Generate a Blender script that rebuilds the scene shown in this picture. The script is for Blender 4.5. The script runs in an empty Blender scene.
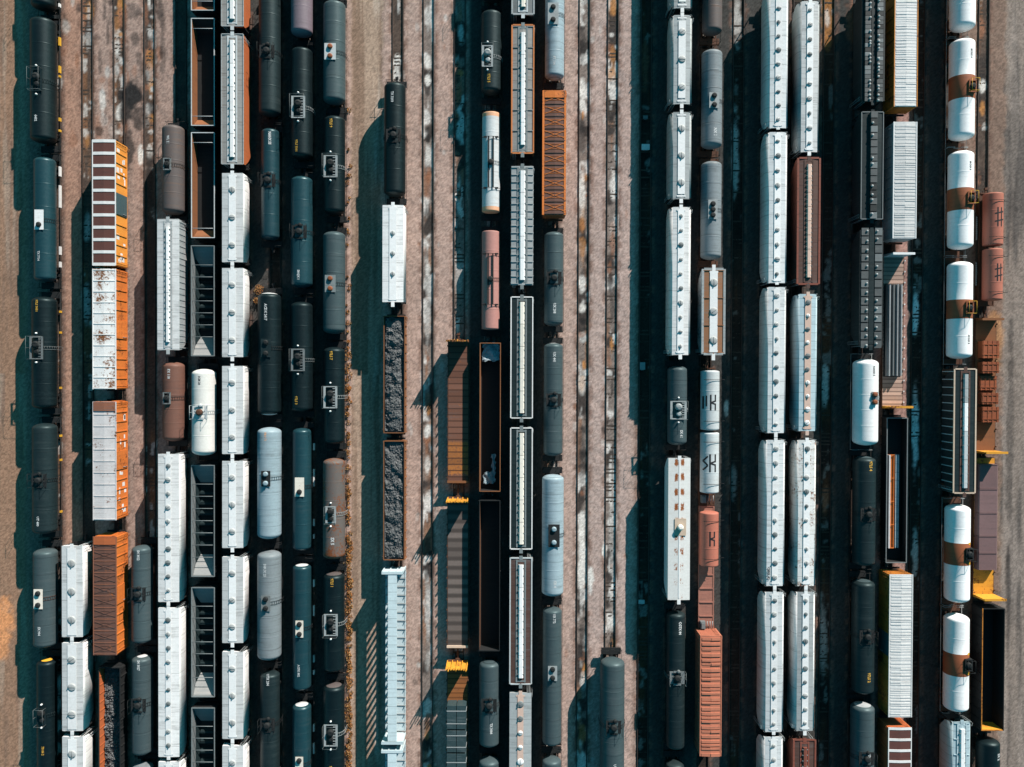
import bpy, math, random
import numpy as np
from mathutils import Vector, Matrix

random.seed(7)
SC = bpy.context.scene
COL = SC.collection
PI = math.pi
R = math.radians

# ----------------------------------------------------------------- camera
CAM_D = 116.7          # drone height in metres
F_PX = 796.0
W_PX, H_PX = 1024, 767
cam_d = bpy.data.cameras.new('drone_camera')
cam_d.sensor_width = 36.0
cam_d.lens = F_PX / W_PX * 36.0
cam_d.clip_start = 1.0
cam_d.clip_end = 4000.0
cam = bpy.data.objects.new('drone_camera', cam_d)
COL.objects.link(cam)
cam.location = (0, 0, CAM_D)
cam.rotation_euler = (R(-0.64), 0, R(0.20))
SC.camera = cam
CAM_M = cam.rotation_euler.to_matrix()


def at(u, v, h=0.0):
    """the point at height h seen at picture position u, v (used to measure the yard)"""
    d = CAM_M @ Vector(((u - W_PX / 2) / F_PX, -(v - H_PX / 2) / F_PX, -1.0))
    t = (CAM_D - h) / -d.z
    return d.x * t, d.y * t


# ----------------------------------------------------------------- mesh builder
class MB:
    def __init__(self):
        self.v = []
        self.f = []
        self.m = []
        self.s = []

    def face(self, idx, m=0, smooth=False):
        self.f.append(idx)
        self.m.append(m)
        self.s.append(smooth)

    def box(self, c, s, m=0, rz=0.0, rx=0.0):
        x, y, z = s[0] / 2, s[1] / 2, s[2] / 2
        n = len(self.v)
        M = Matrix.Rotation(rz, 3, 'Z') @ Matrix.Rotation(rx, 3, 'X')
        for p in ((-x, -y, -z), (x, -y, -z), (x, y, -z), (-x, y, -z), (-x, -y, z), (x, -y, z), (x, y, z), (-x, y, z)):
            q = M @ Vector(p)
            self.v.append((q.x + c[0], q.y + c[1], q.z + c[2]))
        for q in ((0, 3, 2, 1), (4, 5, 6, 7), (0, 1, 5, 4), (1, 2, 6, 5), (2, 3, 7, 6), (3, 0, 4, 7)):
            self.face([n + i for i in q], m)
        return self

    def bb(self, x0, x1, y0, y1, z0, z1, m=0):
        return self.box(((x0 + x1) / 2, (y0 + y1) / 2, (z0 + z1) / 2), (x1 - x0, y1 - y0, z1 - z0), m)

    def prism(self, prof, y0, y1, m=0, smooth=False, caps=True, y0s=None, y1s=None, capm=None):
        """profile of (x, z) run along y; y0s / y1s give each profile point its own end"""
        n = len(self.v)
        k = len(prof)
        for i, (x, z) in enumerate(prof):
            self.v.append((x, y0s[i] if y0s else y0, z))
        for i, (x, z) in enumerate(prof):
            self.v.append((x, y1s[i] if y1s else y1, z))
        for i in range(k):
            j = (i + 1) % k
            self.face([n + i, n + j, n + k + j, n + k + i], m, smooth)
        if caps:
            cm = m if capm is None else capm
            self.face([n + i for i in range(k)][::-1], cm)
            self.face([n + k + i for i in range(k)], cm)
        return self

    def tube(self, p, q, r, m=0, n=6):
        p, q = Vector(p), Vector(q)
        d = (q - p).normalized()
        a = d.orthogonal().normalized()
        b = d.cross(a)
        k = len(self.v)
        for c in (p, q):
            for i in range(n):
                t = 2 * PI * i / n
                w = c + a * (r * math.cos(t)) + b * (r * math.sin(t))
                self.v.append(tuple(w))
        for i in range(n):
            j = (i + 1) % n
            self.face([k + i, k + j, k + n + j, k + n + i], m, True)
        self.face([k + i for i in range(n)][::-1], m)
        self.face([k + n + i for i in range(n)], m)
        return self

    def path(self, pts, r, m=0, n=5):
        for a, b in zip(pts, pts[1:]):
            self.tube(a, b, r, m, n)
        return self

    def lathe_y(self, prof, x, z, m=None, n=36, smooth=True):
        """profile of (y, radius) turned about an axis along y; m is a list of slots, one per band"""
        k = len(self.v)
        for (y, r) in prof:
            for i in range(n):
                t = 2 * PI * i / n
                self.v.append((x + r * math.cos(t), y, z + r * math.sin(t)))
        for b in range(len(prof) - 1):
            for i in range(n):
                j = (i + 1) % n
                self.face([k + b * n + i, k + (b + 1) * n + i, k + (b + 1) * n + j, k + b * n + j],
                          m[b] if m else 0, smooth)
        self.face([k + i for i in range(n)], m[0] if m else 0)
        e = k + (len(prof) - 1) * n
        self.face([e + i for i in range(n)][::-1], m[-1] if m else 0)
        return self

    def lathe_z(self, prof, x, y, m=0, n=16, smooth=True):
        """profile of (z, radius)"""
        k = len(self.v)
        for (z, r) in prof:
            for i in range(n):
                t = 2 * PI * i / n
                self.v.append((x + r * math.cos(t), y + r * math.sin(t), z))
        for b in range(len(prof) - 1):
            for i in range(n):
                j = (i + 1) % n
                self.face([k + b * n + i, k + b * n + j, k + (b + 1) * n + j, k + (b + 1) * n + i], m, smooth)
        self.face([k + i for i in range(n)][::-1], m)
        e = k + (len(prof) - 1) * n
        self.face([e + i for i in range(n)], m)
        return self

    def mesh(self, name, mats):
        me = bpy.data.meshes.new(name)
        me.from_pydata(self.v, [], self.f)
        for mt in (mats if isinstance(mats, (list, tuple)) else [mats]):
            me.materials.append(mt)
        me.polygons.foreach_set('material_index', self.m)
        me.polygons.foreach_set('use_smooth', self.s)
        me.update()
        return me

    def build(self, name, mats, parent=None):
        return place(name, self.mesh(name, mats), parent)


def place(name, me, parent=None, loc=None):
    o = bpy.data.objects.new(name, me)
    COL.objects.link(o)
    if parent is not None:
        o.parent = parent
    if loc is not None:
        o.location = loc
    return o


def empty(name, loc, rz=0.0):
    o = bpy.data.objects.new(name, None)
    COL.objects.link(o)
    o.empty_display_size = 0.5
    o.location = loc
    o.rotation_euler = (0, 0, rz)
    return o


def tag(o, label=None, cat=None, group=None, kind=None):
    for k, val in (('label', label), ('category', cat), ('group', group), ('kind', kind)):
        if val:
            o[k] = val
    return o


# ----------------------------------------------------------------- materials
class NT:
    """small helper over a node tree"""

    def __init__(self, tree):
        self.t = tree
        self.n = tree.nodes
        self.n.clear()

    def add(self, kind, **kw):
        nd = self.n.new(kind)
        for k, val in kw.items():
            setattr(nd, k, val)
        return nd

    def link(self, a, b):
        self.t.links.new(a, b)

    def put(self, sock, val):
        if isinstance(val, bpy.types.NodeSocket):
            self.link(val, sock)
        else:
            sock.default_value = val

    def math(self, op, a, b=0.0, clamp=False):
        nd = self.add('ShaderNodeMath', operation=op, use_clamp=clamp)
        self.put(nd.inputs[0], a)
        self.put(nd.inputs[1], b)
        return nd.outputs[0]

    def step(self, x, lo, hi):
        nd = self.add('ShaderNodeMapRange', interpolation_type='SMOOTHSTEP')
        self.put(nd.inputs['Value'], x)
        nd.inputs['From Min'].default_value = lo
        nd.inputs['From Max'].default_value = hi
        return nd.outputs[0]

    def mix(self, fac, a, b, blend='MIX'):
        nd = self.add('ShaderNodeMix', data_type='RGBA', blend_type=blend)
        self.put(nd.inputs[0], fac)
        self.put(nd.inputs[6], a)
        self.put(nd.inputs[7], b)
        return nd.outputs[2]

    def noise(self, vec, scale, detail=4.0, rough=0.6, mapping=None):
        if mapping:
            mp = self.add('ShaderNodeMapping')
            mp.inputs['Scale'].default_value = mapping
            self.link(vec, mp.inputs['Vector'])
            vec = mp.outputs[0]
        nd = self.add('ShaderNodeTexNoise')
        self.link(vec, nd.inputs['Vector'])
        nd.inputs['Scale'].default_value = scale
        nd.inputs['Detail'].default_value = detail
        nd.inputs['Roughness'].default_value = rough
        return nd.outputs[0]


def rgb(c):
    return (c[0], c[1], c[2], 1.0)


MATS = {}


def paint(name, col, dirt=0.35, dirtcol=(0.10, 0.085, 0.07), rust=0.0, rustcol=(0.20, 0.065, 0.022), rough=0.5,
          seam=0.0, rows=False, bump=0.15, metal=0.0, planks=0.0, spec=0.28, patch=None, gap=0.09):
    """weathered paint: streaks and grime, rust breaking through, panel seams every `seam` metres along the car"""
    if name in MATS:
        return MATS[name]
    mt = bpy.data.materials.new(name)
    mt.use_nodes = True
    N = NT(mt.node_tree)
    out = N.add('ShaderNodeOutputMaterial')
    bs = N.add('ShaderNodeBsdfPrincipled')
    N.link(bs.outputs[0], out.inputs[0])
    tc = N.add('ShaderNodeTexCoord')
    oi = N.add('ShaderNodeObjectInfo')
    cb = N.add('ShaderNodeCombineXYZ')
    sh = N.math('MULTIPLY', oi.outputs['Random'], 70.0)
    for i in range(3):
        N.link(sh, cb.inputs[i])
    va = N.add('ShaderNodeVectorMath', operation='ADD')
    N.link(tc.outputs['Object'], va.inputs[0])
    N.link(cb.outputs[0], va.inputs[1])
    P = va.outputs[0]
    big = N.noise(P, 0.45, 5, 0.65)
    fine = N.noise(P, 3.2, 7, 0.72)
    strk = N.noise(P, 1.0, 5, 0.6, mapping=(0.25, 3.2, 0.30))
    grit = N.noise(P, 14.0, 3, 0.7)
    # tone differs a little from car to car
    tone = N.math('ADD', N.math('MULTIPLY', oi.outputs['Random'], 0.18), 0.90)
    tone = N.math('MULTIPLY', tone, N.math('ADD', N.math('MULTIPLY', fine, 0.40), 0.80))
    tc3 = N.add('ShaderNodeCombineXYZ')
    for i in range(3):
        N.link(tone, tc3.inputs[i])
    base = N.mix(1.0, rgb(col), tc3.outputs[0], 'MULTIPLY')
    grime = N.math('MULTIPLY', N.step(strk, 0.42, 0.72), N.step(big, 0.30, 0.70))
    grime = N.math('ADD', grime, N.math('MULTIPLY', N.step(grit, 0.52, 0.8), 0.45), clamp=True)
    c = N.mix(N.math('MULTIPLY', grime, dirt, clamp=True), base, rgb(dirtcol))
    if rust > 0:
        sm = N.math('ADD', N.math('MULTIPLY', fine, 0.62), N.math('MULTIPLY', big, 0.55))
        lo = 0.82 - 0.42 * rust
        rf = N.step(sm, lo, lo + 0.09)
        if rows:
            sp = N.add('ShaderNodeSeparateXYZ')
            N.link(tc.outputs['Object'], sp.inputs[0])
            wob = N.math('MULTIPLY', N.math('SUBTRACT', fine, 0.5), 1.3)
            ax = N.math('ABSOLUTE', N.math('SUBTRACT', N.math('ABSOLUTE', N.math('ADD', sp.outputs[0], N.math('MULTIPLY', wob, 0.5))), 0.42))
            inrow = N.math('SUBTRACT', 1.0, N.step(ax, 0.16, 0.30))
            per = N.math('ABSOLUTE', N.math('SUBTRACT', N.math('FRACT', N.math('DIVIDE', N.math('ADD', sp.outputs[1], wob), 2.1)), 0.5))
            iny = N.math('SUBTRACT', 1.0, N.step(per, 0.16, 0.30))
            sm2 = N.math('ADD', N.math('MULTIPLY', fine, 1.0), N.math('MULTIPLY', sp.outputs[1], 0.018))
            rf = N.math('MULTIPLY', N.math('MULTIPLY', inrow, iny), N.step(sm2, 0.38, 0.48))
        rc = N.mix(N.step(grit, 0.35, 0.65), rgb(rustcol), rgb([x * 0.42 for x in rustcol]))
        c = N.mix(rf, c, rc)
    if patch:
        sp3 = N.add('ShaderNodeSeparateXYZ')
        N.link(tc.outputs['Object'], sp3.inputs[0])
        yy = N.math('ADD', sp3.outputs[1], N.math('MULTIPLY', N.math('SUBTRACT', fine, 0.5), 2.0))
        pf = N.math('MULTIPLY', N.step(yy, patch[0], patch[0] + 0.5), N.math('SUBTRACT', 1.0, N.step(yy, patch[1], patch[1] + 0.5)))
        c = N.mix(N.math('MULTIPLY', pf, N.step(fine, 0.30, 0.55)), c, rgb((0.46, 0.17, 0.04)))
    if seam > 0 or planks > 0:
        sp2 = N.add('ShaderNodeSeparateXYZ')
        N.link(tc.outputs['Object'], sp2.inputs[0])
        per_m = seam or planks
        ph = N.math('DIVIDE', sp2.outputs[1], per_m)
        fr = N.math('ABSOLUTE', N.math('SUBTRACT', N.math('FRACT', ph), 0.5))
        wid = (0.035 if seam else gap) / per_m
        ln = N.math('SUBTRACT', 1.0, N.step(fr, wid * 0.4, wid * 1.6))
        c = N.mix(N.math('MULTIPLY', ln, 0.55 if seam else 0.85), c, rgb([x * 0.25 for x in col]))
        if planks:
            wn = N.add('ShaderNodeTexWhiteNoise', noise_dimensions='1D')
            N.link(N.math('FLOOR', N.math('ADD', ph, 0.5)), wn.inputs['W'])
            c = N.mix(N.math('MULTIPLY', wn.outputs[0], 0.6), c, rgb([x * 0.35 for x in col]))
    N.link(c, bs.inputs['Base Color'])
    bs.inputs['Metallic'].default_value = metal
    N.put(bs.inputs['Roughness'], N.math('ADD', N.math('MULTIPLY', fine, 0.30), rough - 0.12, clamp=True))
    bs.inputs['Specular IOR Level'].default_value = spec
    if spec > 0.3:      # dark glossy tank enamel with a slightly blue-green sheen
        bs.inputs['Specular Tint'].default_value = (0.72, 0.96, 1.0, 1.0)
    if bump > 0:
        bp = N.add('ShaderNodeBump')
        bp.inputs['Strength'].default_value = bump
        bp.inputs['Distance'].default_value = 0.05
        N.link(N.math('ADD', fine, N.math('MULTIPLY', big, 1.5)), bp.inputs['Height'])
        N.link(bp.outputs[0], bs.inputs['Normal'])
    MATS[name] = mt
    return mt


# tank car paints
M_BLACK = paint('black_tank_paint', (0.002, 0.006, 0.0075), dirt=0.6, dirtcol=(0.010, 0.018, 0.020), rough=0.45, seam=2.5, spec=0.34)
M_CHAR = paint('charcoal_tank_paint', (0.009, 0.017, 0.019), dirt=0.6, dirtcol=(0.030, 0.041, 0.042), rough=0.46, seam=2.6, spec=0.31)
M_SLATE = paint('slate_tank_paint', (0.044, 0.066, 0.072), dirt=0.6, dirtcol=(0.080, 0.098, 0.102), rough=0.44, seam=2.4, spec=0.34)
M_BLUE = paint('dark_blue_tank_paint', (0.008, 0.036, 0.046), dirt=0.35, dirtcol=(0.05, 0.07, 0.075), rough=0.36, spec=0.55)
M_LBLUE = paint('pale_blue_grey_paint', (0.25, 0.33, 0.37), dirt=0.75, dirtcol=(0.12, 0.145, 0.155), rough=0.45, seam=2.4)
M_GREY = paint('mid_grey_tank_paint', (0.17, 0.20, 0.215), dirt=0.75, dirtcol=(0.08, 0.09, 0.09), rough=0.5, seam=2.4)
M_BRGREY = paint('brown_grey_tank_paint', (0.085, 0.072, 0.07), dirt=0.5, dirtcol=(0.16, 0.085, 0.05), rough=0.55)
M_RUSTGREY = paint('rusty_grey_tank_paint', (0.10, 0.09, 0.085), dirt=0.6, dirtcol=(0.22, 0.085, 0.035), rust=0.55, rough=0.6)
M_BROWN = paint('brown_tank_paint', (0.13, 0.062, 0.045), dirt=0.5, dirtcol=(0.05, 0.04, 0.04), rough=0.55)
M_PURPLE = paint('purple_grey_tank_paint', (0.15, 0.12, 0.14), dirt=0.5, dirtcol=(0.07, 0.06, 0.065), rough=0.5)
M_WTANK = paint('white_tank_paint', (0.74, 0.75, 0.75), dirt=0.22, dirtcol=(0.42, 0.37, 0.32), rough=0.42)
M_CREAM = paint('cream_tank_paint', (0.58, 0.58, 0.55), dirt=0.35, dirtcol=(0.30, 0.26, 0.22), rough=0.5)
M_HATCH = paint('grey_hatch_lid', (0.36, 0.375, 0.375), dirt=0.5, dirtcol=(0.2, 0.19, 0.18), rough=0.55)
M_PALE = paint('pale_grey_tank_paint', (0.46, 0.50, 0.51), dirt=0.4, dirtcol=(0.26, 0.22, 0.18), rust=0.12, rough=0.5)
M_PEACH = paint('peach_band_paint', (0.62, 0.34, 0.20), dirt=0.4, dirtcol=(0.34, 0.28, 0.24), rough=0.55)
M_PINK = paint('faded_pink_tank_paint', (0.40, 0.20, 0.175), dirt=0.45, dirtcol=(0.30, 0.17, 0.14), rough=0.55)
M_REDB = paint('faded_red_barrel_paint', (0.37, 0.125, 0.085), dirt=0.4, dirtcol=(0.28, 0.13, 0.09), rough=0.55)
M_BAND = paint('rust_brown_band', (0.24, 0.075, 0.032), dirt=0.6, dirtcol=(0.07, 0.03, 0.02), rust=0.25, rough=0.65)
M_END = paint('white_end_ring', (0.55, 0.57, 0.57), dirt=0.5, dirtcol=(0.2, 0.19, 0.18))
# hoppers and boxcars
M_WHOP = paint('white_hopper_paint', (0.70, 0.70, 0.695), dirt=0.75, dirtcol=(0.27, 0.27, 0.26), rough=0.5, seam=2.6)
M_WROOF = paint('weathered_white_roof', (0.53, 0.54, 0.54), dirt=0.85, dirtcol=(0.20, 0.205, 0.205), rough=0.6, seam=2.6)
M_WBOARD = paint('white_running_board', (0.74, 0.75, 0.75), dirt=0.25, dirtcol=(0.42, 0.38, 0.34), rough=0.5)
M_WARM = paint('warm_white_board', (0.72, 0.68, 0.60), dirt=0.3, dirtcol=(0.45, 0.36, 0.27), rough=0.55)
M_PINKB = paint('pinkish_running_board', (0.62, 0.44, 0.36), dirt=0.35, dirtcol=(0.42, 0.36, 0.32), rough=0.55)
M_PEARL = paint('pale_blue_white_hopper', (0.57, 0.60, 0.61), dirt=0.85, dirtcol=(0.30, 0.32, 0.32), rough=0.5, seam=2.0)
M_ICE = paint('ice_blue_hopper', (0.38, 0.49, 0.53), dirt=0.5, dirtcol=(0.18, 0.22, 0.24), rough=0.5, seam=1.2)
M_LGREY = paint('light_grey_hopper', (0.33, 0.355, 0.36), dirt=0.75, dirtcol=(0.16, 0.17, 0.17), rough=0.55, seam=2.4)
M_RUSTY = paint('white_hopper_with_rust', (0.62, 0.63, 0.62), dirt=0.6, dirtcol=(0.32, 0.24, 0.17), rust=0.5, rough=0.6, seam=2.0)
M_HOLES = paint('white_roof_with_rust_holes', (0.70, 0.70, 0.68), dirt=0.3, dirtcol=(0.45, 0.38, 0.30), rust=0.5, rustcol=(0.36, 0.11, 0.03), rows=True, rough=0.55)
M_DKTEAL = paint('dark_teal_hopper', (0.010, 0.020, 0.022), dirt=0.5, dirtcol=(0.035, 0.045, 0.046), rough=0.5, seam=2.2)
M_DKGREY = paint('dark_grey_hopper', (0.022, 0.027, 0.028), dirt=0.5, dirtcol=(0.06, 0.066, 0.066), rough=0.6, seam=1.5)
M_DPLATE = paint('dark_hatch_plate', (0.075, 0.085, 0.087), dirt=0.6, dirtcol=(0.16, 0.15, 0.145), rough=0.55)
M_REDDECK = paint('faded_red_deck', (0.30, 0.135, 0.10), dirt=0.6, dirtcol=(0.12, 0.07, 0.06), rough=0.7)
M_STEEL = paint('weathered_grey_steel', (0.15, 0.17, 0.175), dirt=0.5, dirtcol=(0.09, 0.075, 0.06), rough=0.55)
M_PLATE = paint('bare_grey_hatch_plate', (0.25, 0.26, 0.26), dirt=0.6, dirtcol=(0.16, 0.12, 0.10), rough=0.55)
M_DKBRN = paint('dark_brown_hopper', (0.085, 0.045, 0.035), dirt=0.5, dirtcol=(0.13, 0.12, 0.12), rough=0.6, seam=2.0)
M_REDBR = paint('red_brown_hopper', (0.20, 0.062, 0.042), dirt=0.5, dirtcol=(0.10, 0.05, 0.04), rough=0.6, seam=1.8)
M_GREYBR = paint('grey_brown_hopper_roof', (0.26, 0.26, 0.25), dirt=0.6, dirtcol=(0.13, 0.09, 0.065), rust=0.15, rough=0.6, seam=2.4)
M_ORSIDE = paint('faded_orange_side', (0.50, 0.17, 0.055), dirt=0.5, dirtcol=(0.25, 0.09, 0.04), rust=0.3, rough=0.6)
M_ORANGE = paint('orange_boxcar_paint', (0.60, 0.17, 0.035), dirt=0.6, dirtcol=(0.25, 0.07, 0.025), rust=0.45, rough=0.55)
M_AMBER = paint('amber_boxcar_paint', (0.68, 0.27, 0.045), dirt=0.55, dirtcol=(0.34, 0.12, 0.03), rust=0.35, rough=0.5)
M_RUSTBOX = paint('rust_boxcar_paint', (0.42, 0.115, 0.04), dirt=0.5, dirtcol=(0.18, 0.065, 0.035), rust=0.3, rough=0.6)
M_RUSTROOF = paint('rust_brown_roof', (0.24, 0.095, 0.055), dirt=0.6, dirtcol=(0.12, 0.10, 0.10), rust=0.3, rough=0.65)
M_BRPANEL = paint('red_brown_roof_panel', (0.105, 0.042, 0.034), dirt=0.6, dirtcol=(0.05, 0.035, 0.032), rough=0.65)
M_PANELGR = paint('grey_white_roof_panel', (0.54, 0.52, 0.52), dirt=0.6, dirtcol=(0.28, 0.22, 0.19), rust=0.42, rough=0.55)
M_PANELW = paint('white_roof_panel', (0.68, 0.68, 0.67), dirt=0.4, dirtcol=(0.40, 0.32, 0.26), rust=0.58, rustcol=(0.26, 0.10, 0.035), rough=0.55)
M_XPANEL = paint('burnt_brown_roof_panel', (0.13, 0.062, 0.045), dirt=0.65, dirtcol=(0.075, 0.068, 0.07), rust=0.35, rustcol=(0.36, 0.12, 0.04), rough=0.6)
M_ORPANEL = paint('orange_brown_roof_panel', (0.40, 0.125, 0.035), dirt=0.5, dirtcol=(0.15, 0.06, 0.035), rust=0.3, rough=0.55)
M_CORR = paint('white_corrugated_roof', (0.62, 0.62, 0.61), dirt=0.5, dirtcol=(0.36, 0.34, 0.32), rough=0.5)
M_CORRP = paint('pink_rust_corrugated_roof', (0.46, 0.165, 0.10), dirt=0.65, dirtcol=(0.20, 0.085, 0.06), rust=0.2, rough=0.6)
M_YELSIDE = paint('yellow_boxcar_side', (0.50, 0.185, 0.03), dirt=0.65, dirtcol=(0.16, 0.07, 0.02), rust=0.5, rough=0.55)
M_TEALDOOR = paint('dark_teal_door', (0.045, 0.085, 0.095), dirt=0.4, dirtcol=(0.12, 0.12, 0.11))
M_TRIMW = paint('white_trim_paint', (0.68, 0.68, 0.67), dirt=0.3, dirtcol=(0.36, 0.30, 0.26))
# running gear, trim and loads
M_DARK = paint('black_running_gear', (0.012, 0.014, 0.015), dirt=0.4, dirtcol=(0.035, 0.035, 0.033), rough=0.7)
M_GEARR = paint('rusty_running_gear', (0.085, 0.038, 0.022), dirt=0.5, dirtcol=(0.03, 0.025, 0.022), rough=0.75)
M_WHEEL = paint('wheel_steel', (0.07, 0.06, 0.055), dirt=0.5, dirtcol=(0.12, 0.06, 0.03), rough=0.5, metal=0.6)
M_GRATE = paint('grey_walkway_grating', (0.17, 0.20, 0.205), dirt=0.5, dirtcol=(0.06, 0.065, 0.065), rough=0.6)
M_GALV = paint('galvanised_rail', (0.30, 0.33, 0.335), dirt=0.5, dirtcol=(0.12, 0.12, 0.11), rough=0.45)
M_YELLOW = paint('safety_yellow_paint', (0.60, 0.33, 0.03), dirt=0.5, dirtcol=(0.38, 0.2, 0.04), rough=0.5)
M_BULKY = paint('yellow_bulkhead_paint', (0.62, 0.28, 0.03), dirt=0.6, dirtcol=(0.25, 0.09, 0.02), rust=0.48, rough=0.55)
M_INKW = paint('white_lettering', (0.52, 0.54, 0.54), dirt=0.5, dirtcol=(0.4, 0.4, 0.4), bump=0)
M_INKY = paint('yellow_lettering', (0.58, 0.33, 0.05), dirt=0.5, dirtcol=(0.4, 0.3, 0.1), bump=0)
M_INKB = paint('black_lettering', (0.02, 0.02, 0.022), dirt=0.1, bump=0)
M_SHEET = paint('worn_slope_sheet', (0.22, 0.235, 0.235), dirt=0.6, dirtcol=(0.36, 0.34, 0.31), rough=0.6)
M_GRUST = paint('rusted_gondola_steel', (0.21, 0.085, 0.035), dirt=0.6, dirtcol=(0.10, 0.05, 0.03), rust=0.3, rough=0.75)
M_GDARK = paint('black_and_shaded_gondola_steel', (0.012, 0.014, 0.015), dirt=0.4, dirtcol=(0.03, 0.028, 0.026), rough=0.7)  # black outside steel, also the shade painted onto unlit inside walls
M_PLANKR = paint('rusty_timber_deck', (0.19, 0.085, 0.055), dirt=0.7, dirtcol=(0.14, 0.105, 0.095), rust=0.38, rustcol=(0.36, 0.13, 0.05), rough=0.8, planks=0.9, patch=(-9.3, -4.6))
M_PLANKG = paint('grey_timber_deck', (0.17, 0.14, 0.125), dirt=0.5, dirtcol=(0.08, 0.07, 0.065), rough=0.8, planks=1.35, gap=0.30)
M_PLANKP = paint('pale_pink_deck', (0.50, 0.35, 0.28), dirt=0.5, dirtcol=(0.30, 0.22, 0.19), rough=0.75, planks=0.6)
M_TANEND = paint('tan_end_sill', (0.55, 0.43, 0.33), dirt=0.4, dirtcol=(0.3, 0.22, 0.16))
M_CYAN = paint('pale_cyan_centerbeam', (0.50, 0.605, 0.635), dirt=0.6, dirtcol=(0.28, 0.33, 0.34), rust=0.15, rough=0.5, seam=1.25)
M_PLANKO = paint('orange_stained_deck', (0.34, 0.13, 0.04), dirt=0.6, dirtcol=(0.14, 0.07, 0.04), rust=0.4, rough=0.8, planks=0.7)
M_BROWNR = paint('dull_rust_roof', (0.27, 0.125, 0.06), dirt=0.7, dirtcol=(0.20, 0.17, 0.15), rust=0.3, rough=0.65)
M_TARP = paint('dark_teal_wrap', (0.03, 0.055, 0.06), dirt=0.5, dirtcol=(0.16, 0.19, 0.20), rough=0.35, bump=0.5)
M_SLAB = paint('orange_rusted_slab', (0.27, 0.075, 0.03), dirt=0.65, dirtcol=(0.08, 0.035, 0.025), rust=0.4, rough=0.75)
M_PURPLATE = paint('purple_brown_steel_cover', (0.17, 0.105, 0.105), dirt=0.5, dirtcol=(0.10, 0.07, 0.07), rust=0.1, rough=0.55)
M_BAR = paint('grey_steel_bar', (0.36, 0.375, 0.38), dirt=0.4, dirtcol=(0.10, 0.09, 0.085), rough=0.45, metal=0.3)
M_RAIL = paint('rail_steel', (0.055, 0.042, 0.036), dirt=0.5, dirtcol=(0.11, 0.06, 0.04), rough=0.5)
M_TIE = paint('creosoted_sleeper', (0.05, 0.038, 0.03), dirt=0.6, dirtcol=(0.14, 0.11, 0.09), rough=0.9)
# ----------------------------------------------------------------- running gear shared by all cars
ZR = 0.27        # top of rail above the ground


def _truck():
    b = MB()
    for s in (-1, 1):
        x = s * 0.99
        b.prism([(x - 0.07, 0.34), (x + 0.07, 0.34), (x + 0.07, 0.66), (x - 0.07, 0.66)], -1.25, 1.25)
        b.bb(x - 0.09, x + 0.09, -0.42, 0.42, 0.18, 0.34)
        for y in (-0.88, 0.88):
            b.bb(x - 0.12, x + 0.12, y - 0.17, y + 0.17, 0.28, 0.60)
    b.bb(-1.1, 1.1, -0.2, 0.2, 0.5, 0.84)
    return b


def _wheelset():
    b = MB()
    b.tube((-1.0, 0, 0.43), (1.0, 0, 0.43), 0.08, 0, 8)
    for s in (-1, 1):
        b.tube((s * 0.70, 0, 0.43), (s * 0.78, 0, 0.43), 0.43, 0, 20)
        b.tube((s * 0.66, 0, 0.43), (s * 0.70, 0, 0.43), 0.46, 0, 20)
    return b


def _coupler():
    b = MB()
    b.bb(-0.12, 0.12, 0.0, 0.75, 0.62, 0.84)
    b.bb(-0.20, 0.20, 0.62, 0.92, 0.58, 0.90)
    b.bb(0.08, 0.20, 0.86, 1.02, 0.60, 0.88)
    b.tube((-0.3, 0.05, 0.62), (-0.34, 0.75, 0.38), 0.03, 0, 5)
    return b


GEAR = {}
for key, mt in (('dark', M_DARK), ('rust', M_GEARR)):
    GEAR[key] = (_truck().mesh('truck', mt), _wheelset().mesh('wheelset', M_WHEEL), _coupler().mesh('coupler', mt))


def gear(root, half, kind='dark', inset=1.9):
    """two trucks with their wheelsets and a coupler at each end; half = half length over the end sills"""
    tm, wm, cm = GEAR[kind]
    for s in (-1, 1):
        t = place('truck', tm, root, (0, s * (half - inset), 0))
        for y in (-0.88, 0.88):
            place('wheelset', wm, t, (0, y, 0))
        c = place('coupler', cm, root, (0, s * (half - 0.15), 0))
        if s < 0:
            c.rotation_euler = (0, 0, PI)


def ladder_mb(b, x, y, z0, z1, along, w=0.42, m=0, r=0.022):
    """ladder in the plane of the car side (along = 'y') or end (along = 'x')"""
    d = (0, w / 2, 0) if along == 'y' else (w / 2, 0, 0)
    for s in (-1, 1):
        b.tube((x + s * d[0], y + s * d[1], z0), (x + s * d[0], y + s * d[1], z1), r, m, 5)
    k = max(2, int((z1 - z0) / 0.4))
    for i in range(k + 1):
        z = z0 + (z1 - z0) * i / k
        b.tube((x - d[0], y - d[1], z), (x + d[0], y + d[1], z), r * 0.8, m, 4)


# ----------------------------------------------------------------- lettering and marks
_TXT = {}


def text_tris(body):
    if body not in _TXT:
        cu = bpy.data.curves.new('lettering', 'FONT')
        cu.body = body
        cu.size = 1.0
        cu.resolution_u = 1
        cu.offset = 0.035
        ob = bpy.data.objects.new('lettering', cu)
        me = bpy.data.meshes.new_from_object(ob)
        vs = [tuple(v.co) for v in me.vertices]
        fs = [tuple(p.vertices) for p in me.polygons]
        bpy.data.objects.remove(ob)
        bpy.data.curves.remove(cu)
        bpy.data.meshes.remove(me)
        _TXT[body] = (vs, fs)
    return _TXT[body]


def lettering(parent, body, x0, y0, size, mat, surf, name='lettering', turn=False, sx=1.0):
    """text running along the car, wrapped on the surface z = surf(x)"""
    vs, fs = text_tris(body)
    b = MB()
    for (tx, ty, _) in vs:
        if turn:
            x, y = x0 - ty * size, y0 + tx * size * sx
        else:
            x, y = x0 + ty * size, y0 - tx * size * sx
        b.v.append((x, y, surf(x)))
    for f in fs:
        b.face(list(f))
    return b.build(name, mat, parent)


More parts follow.
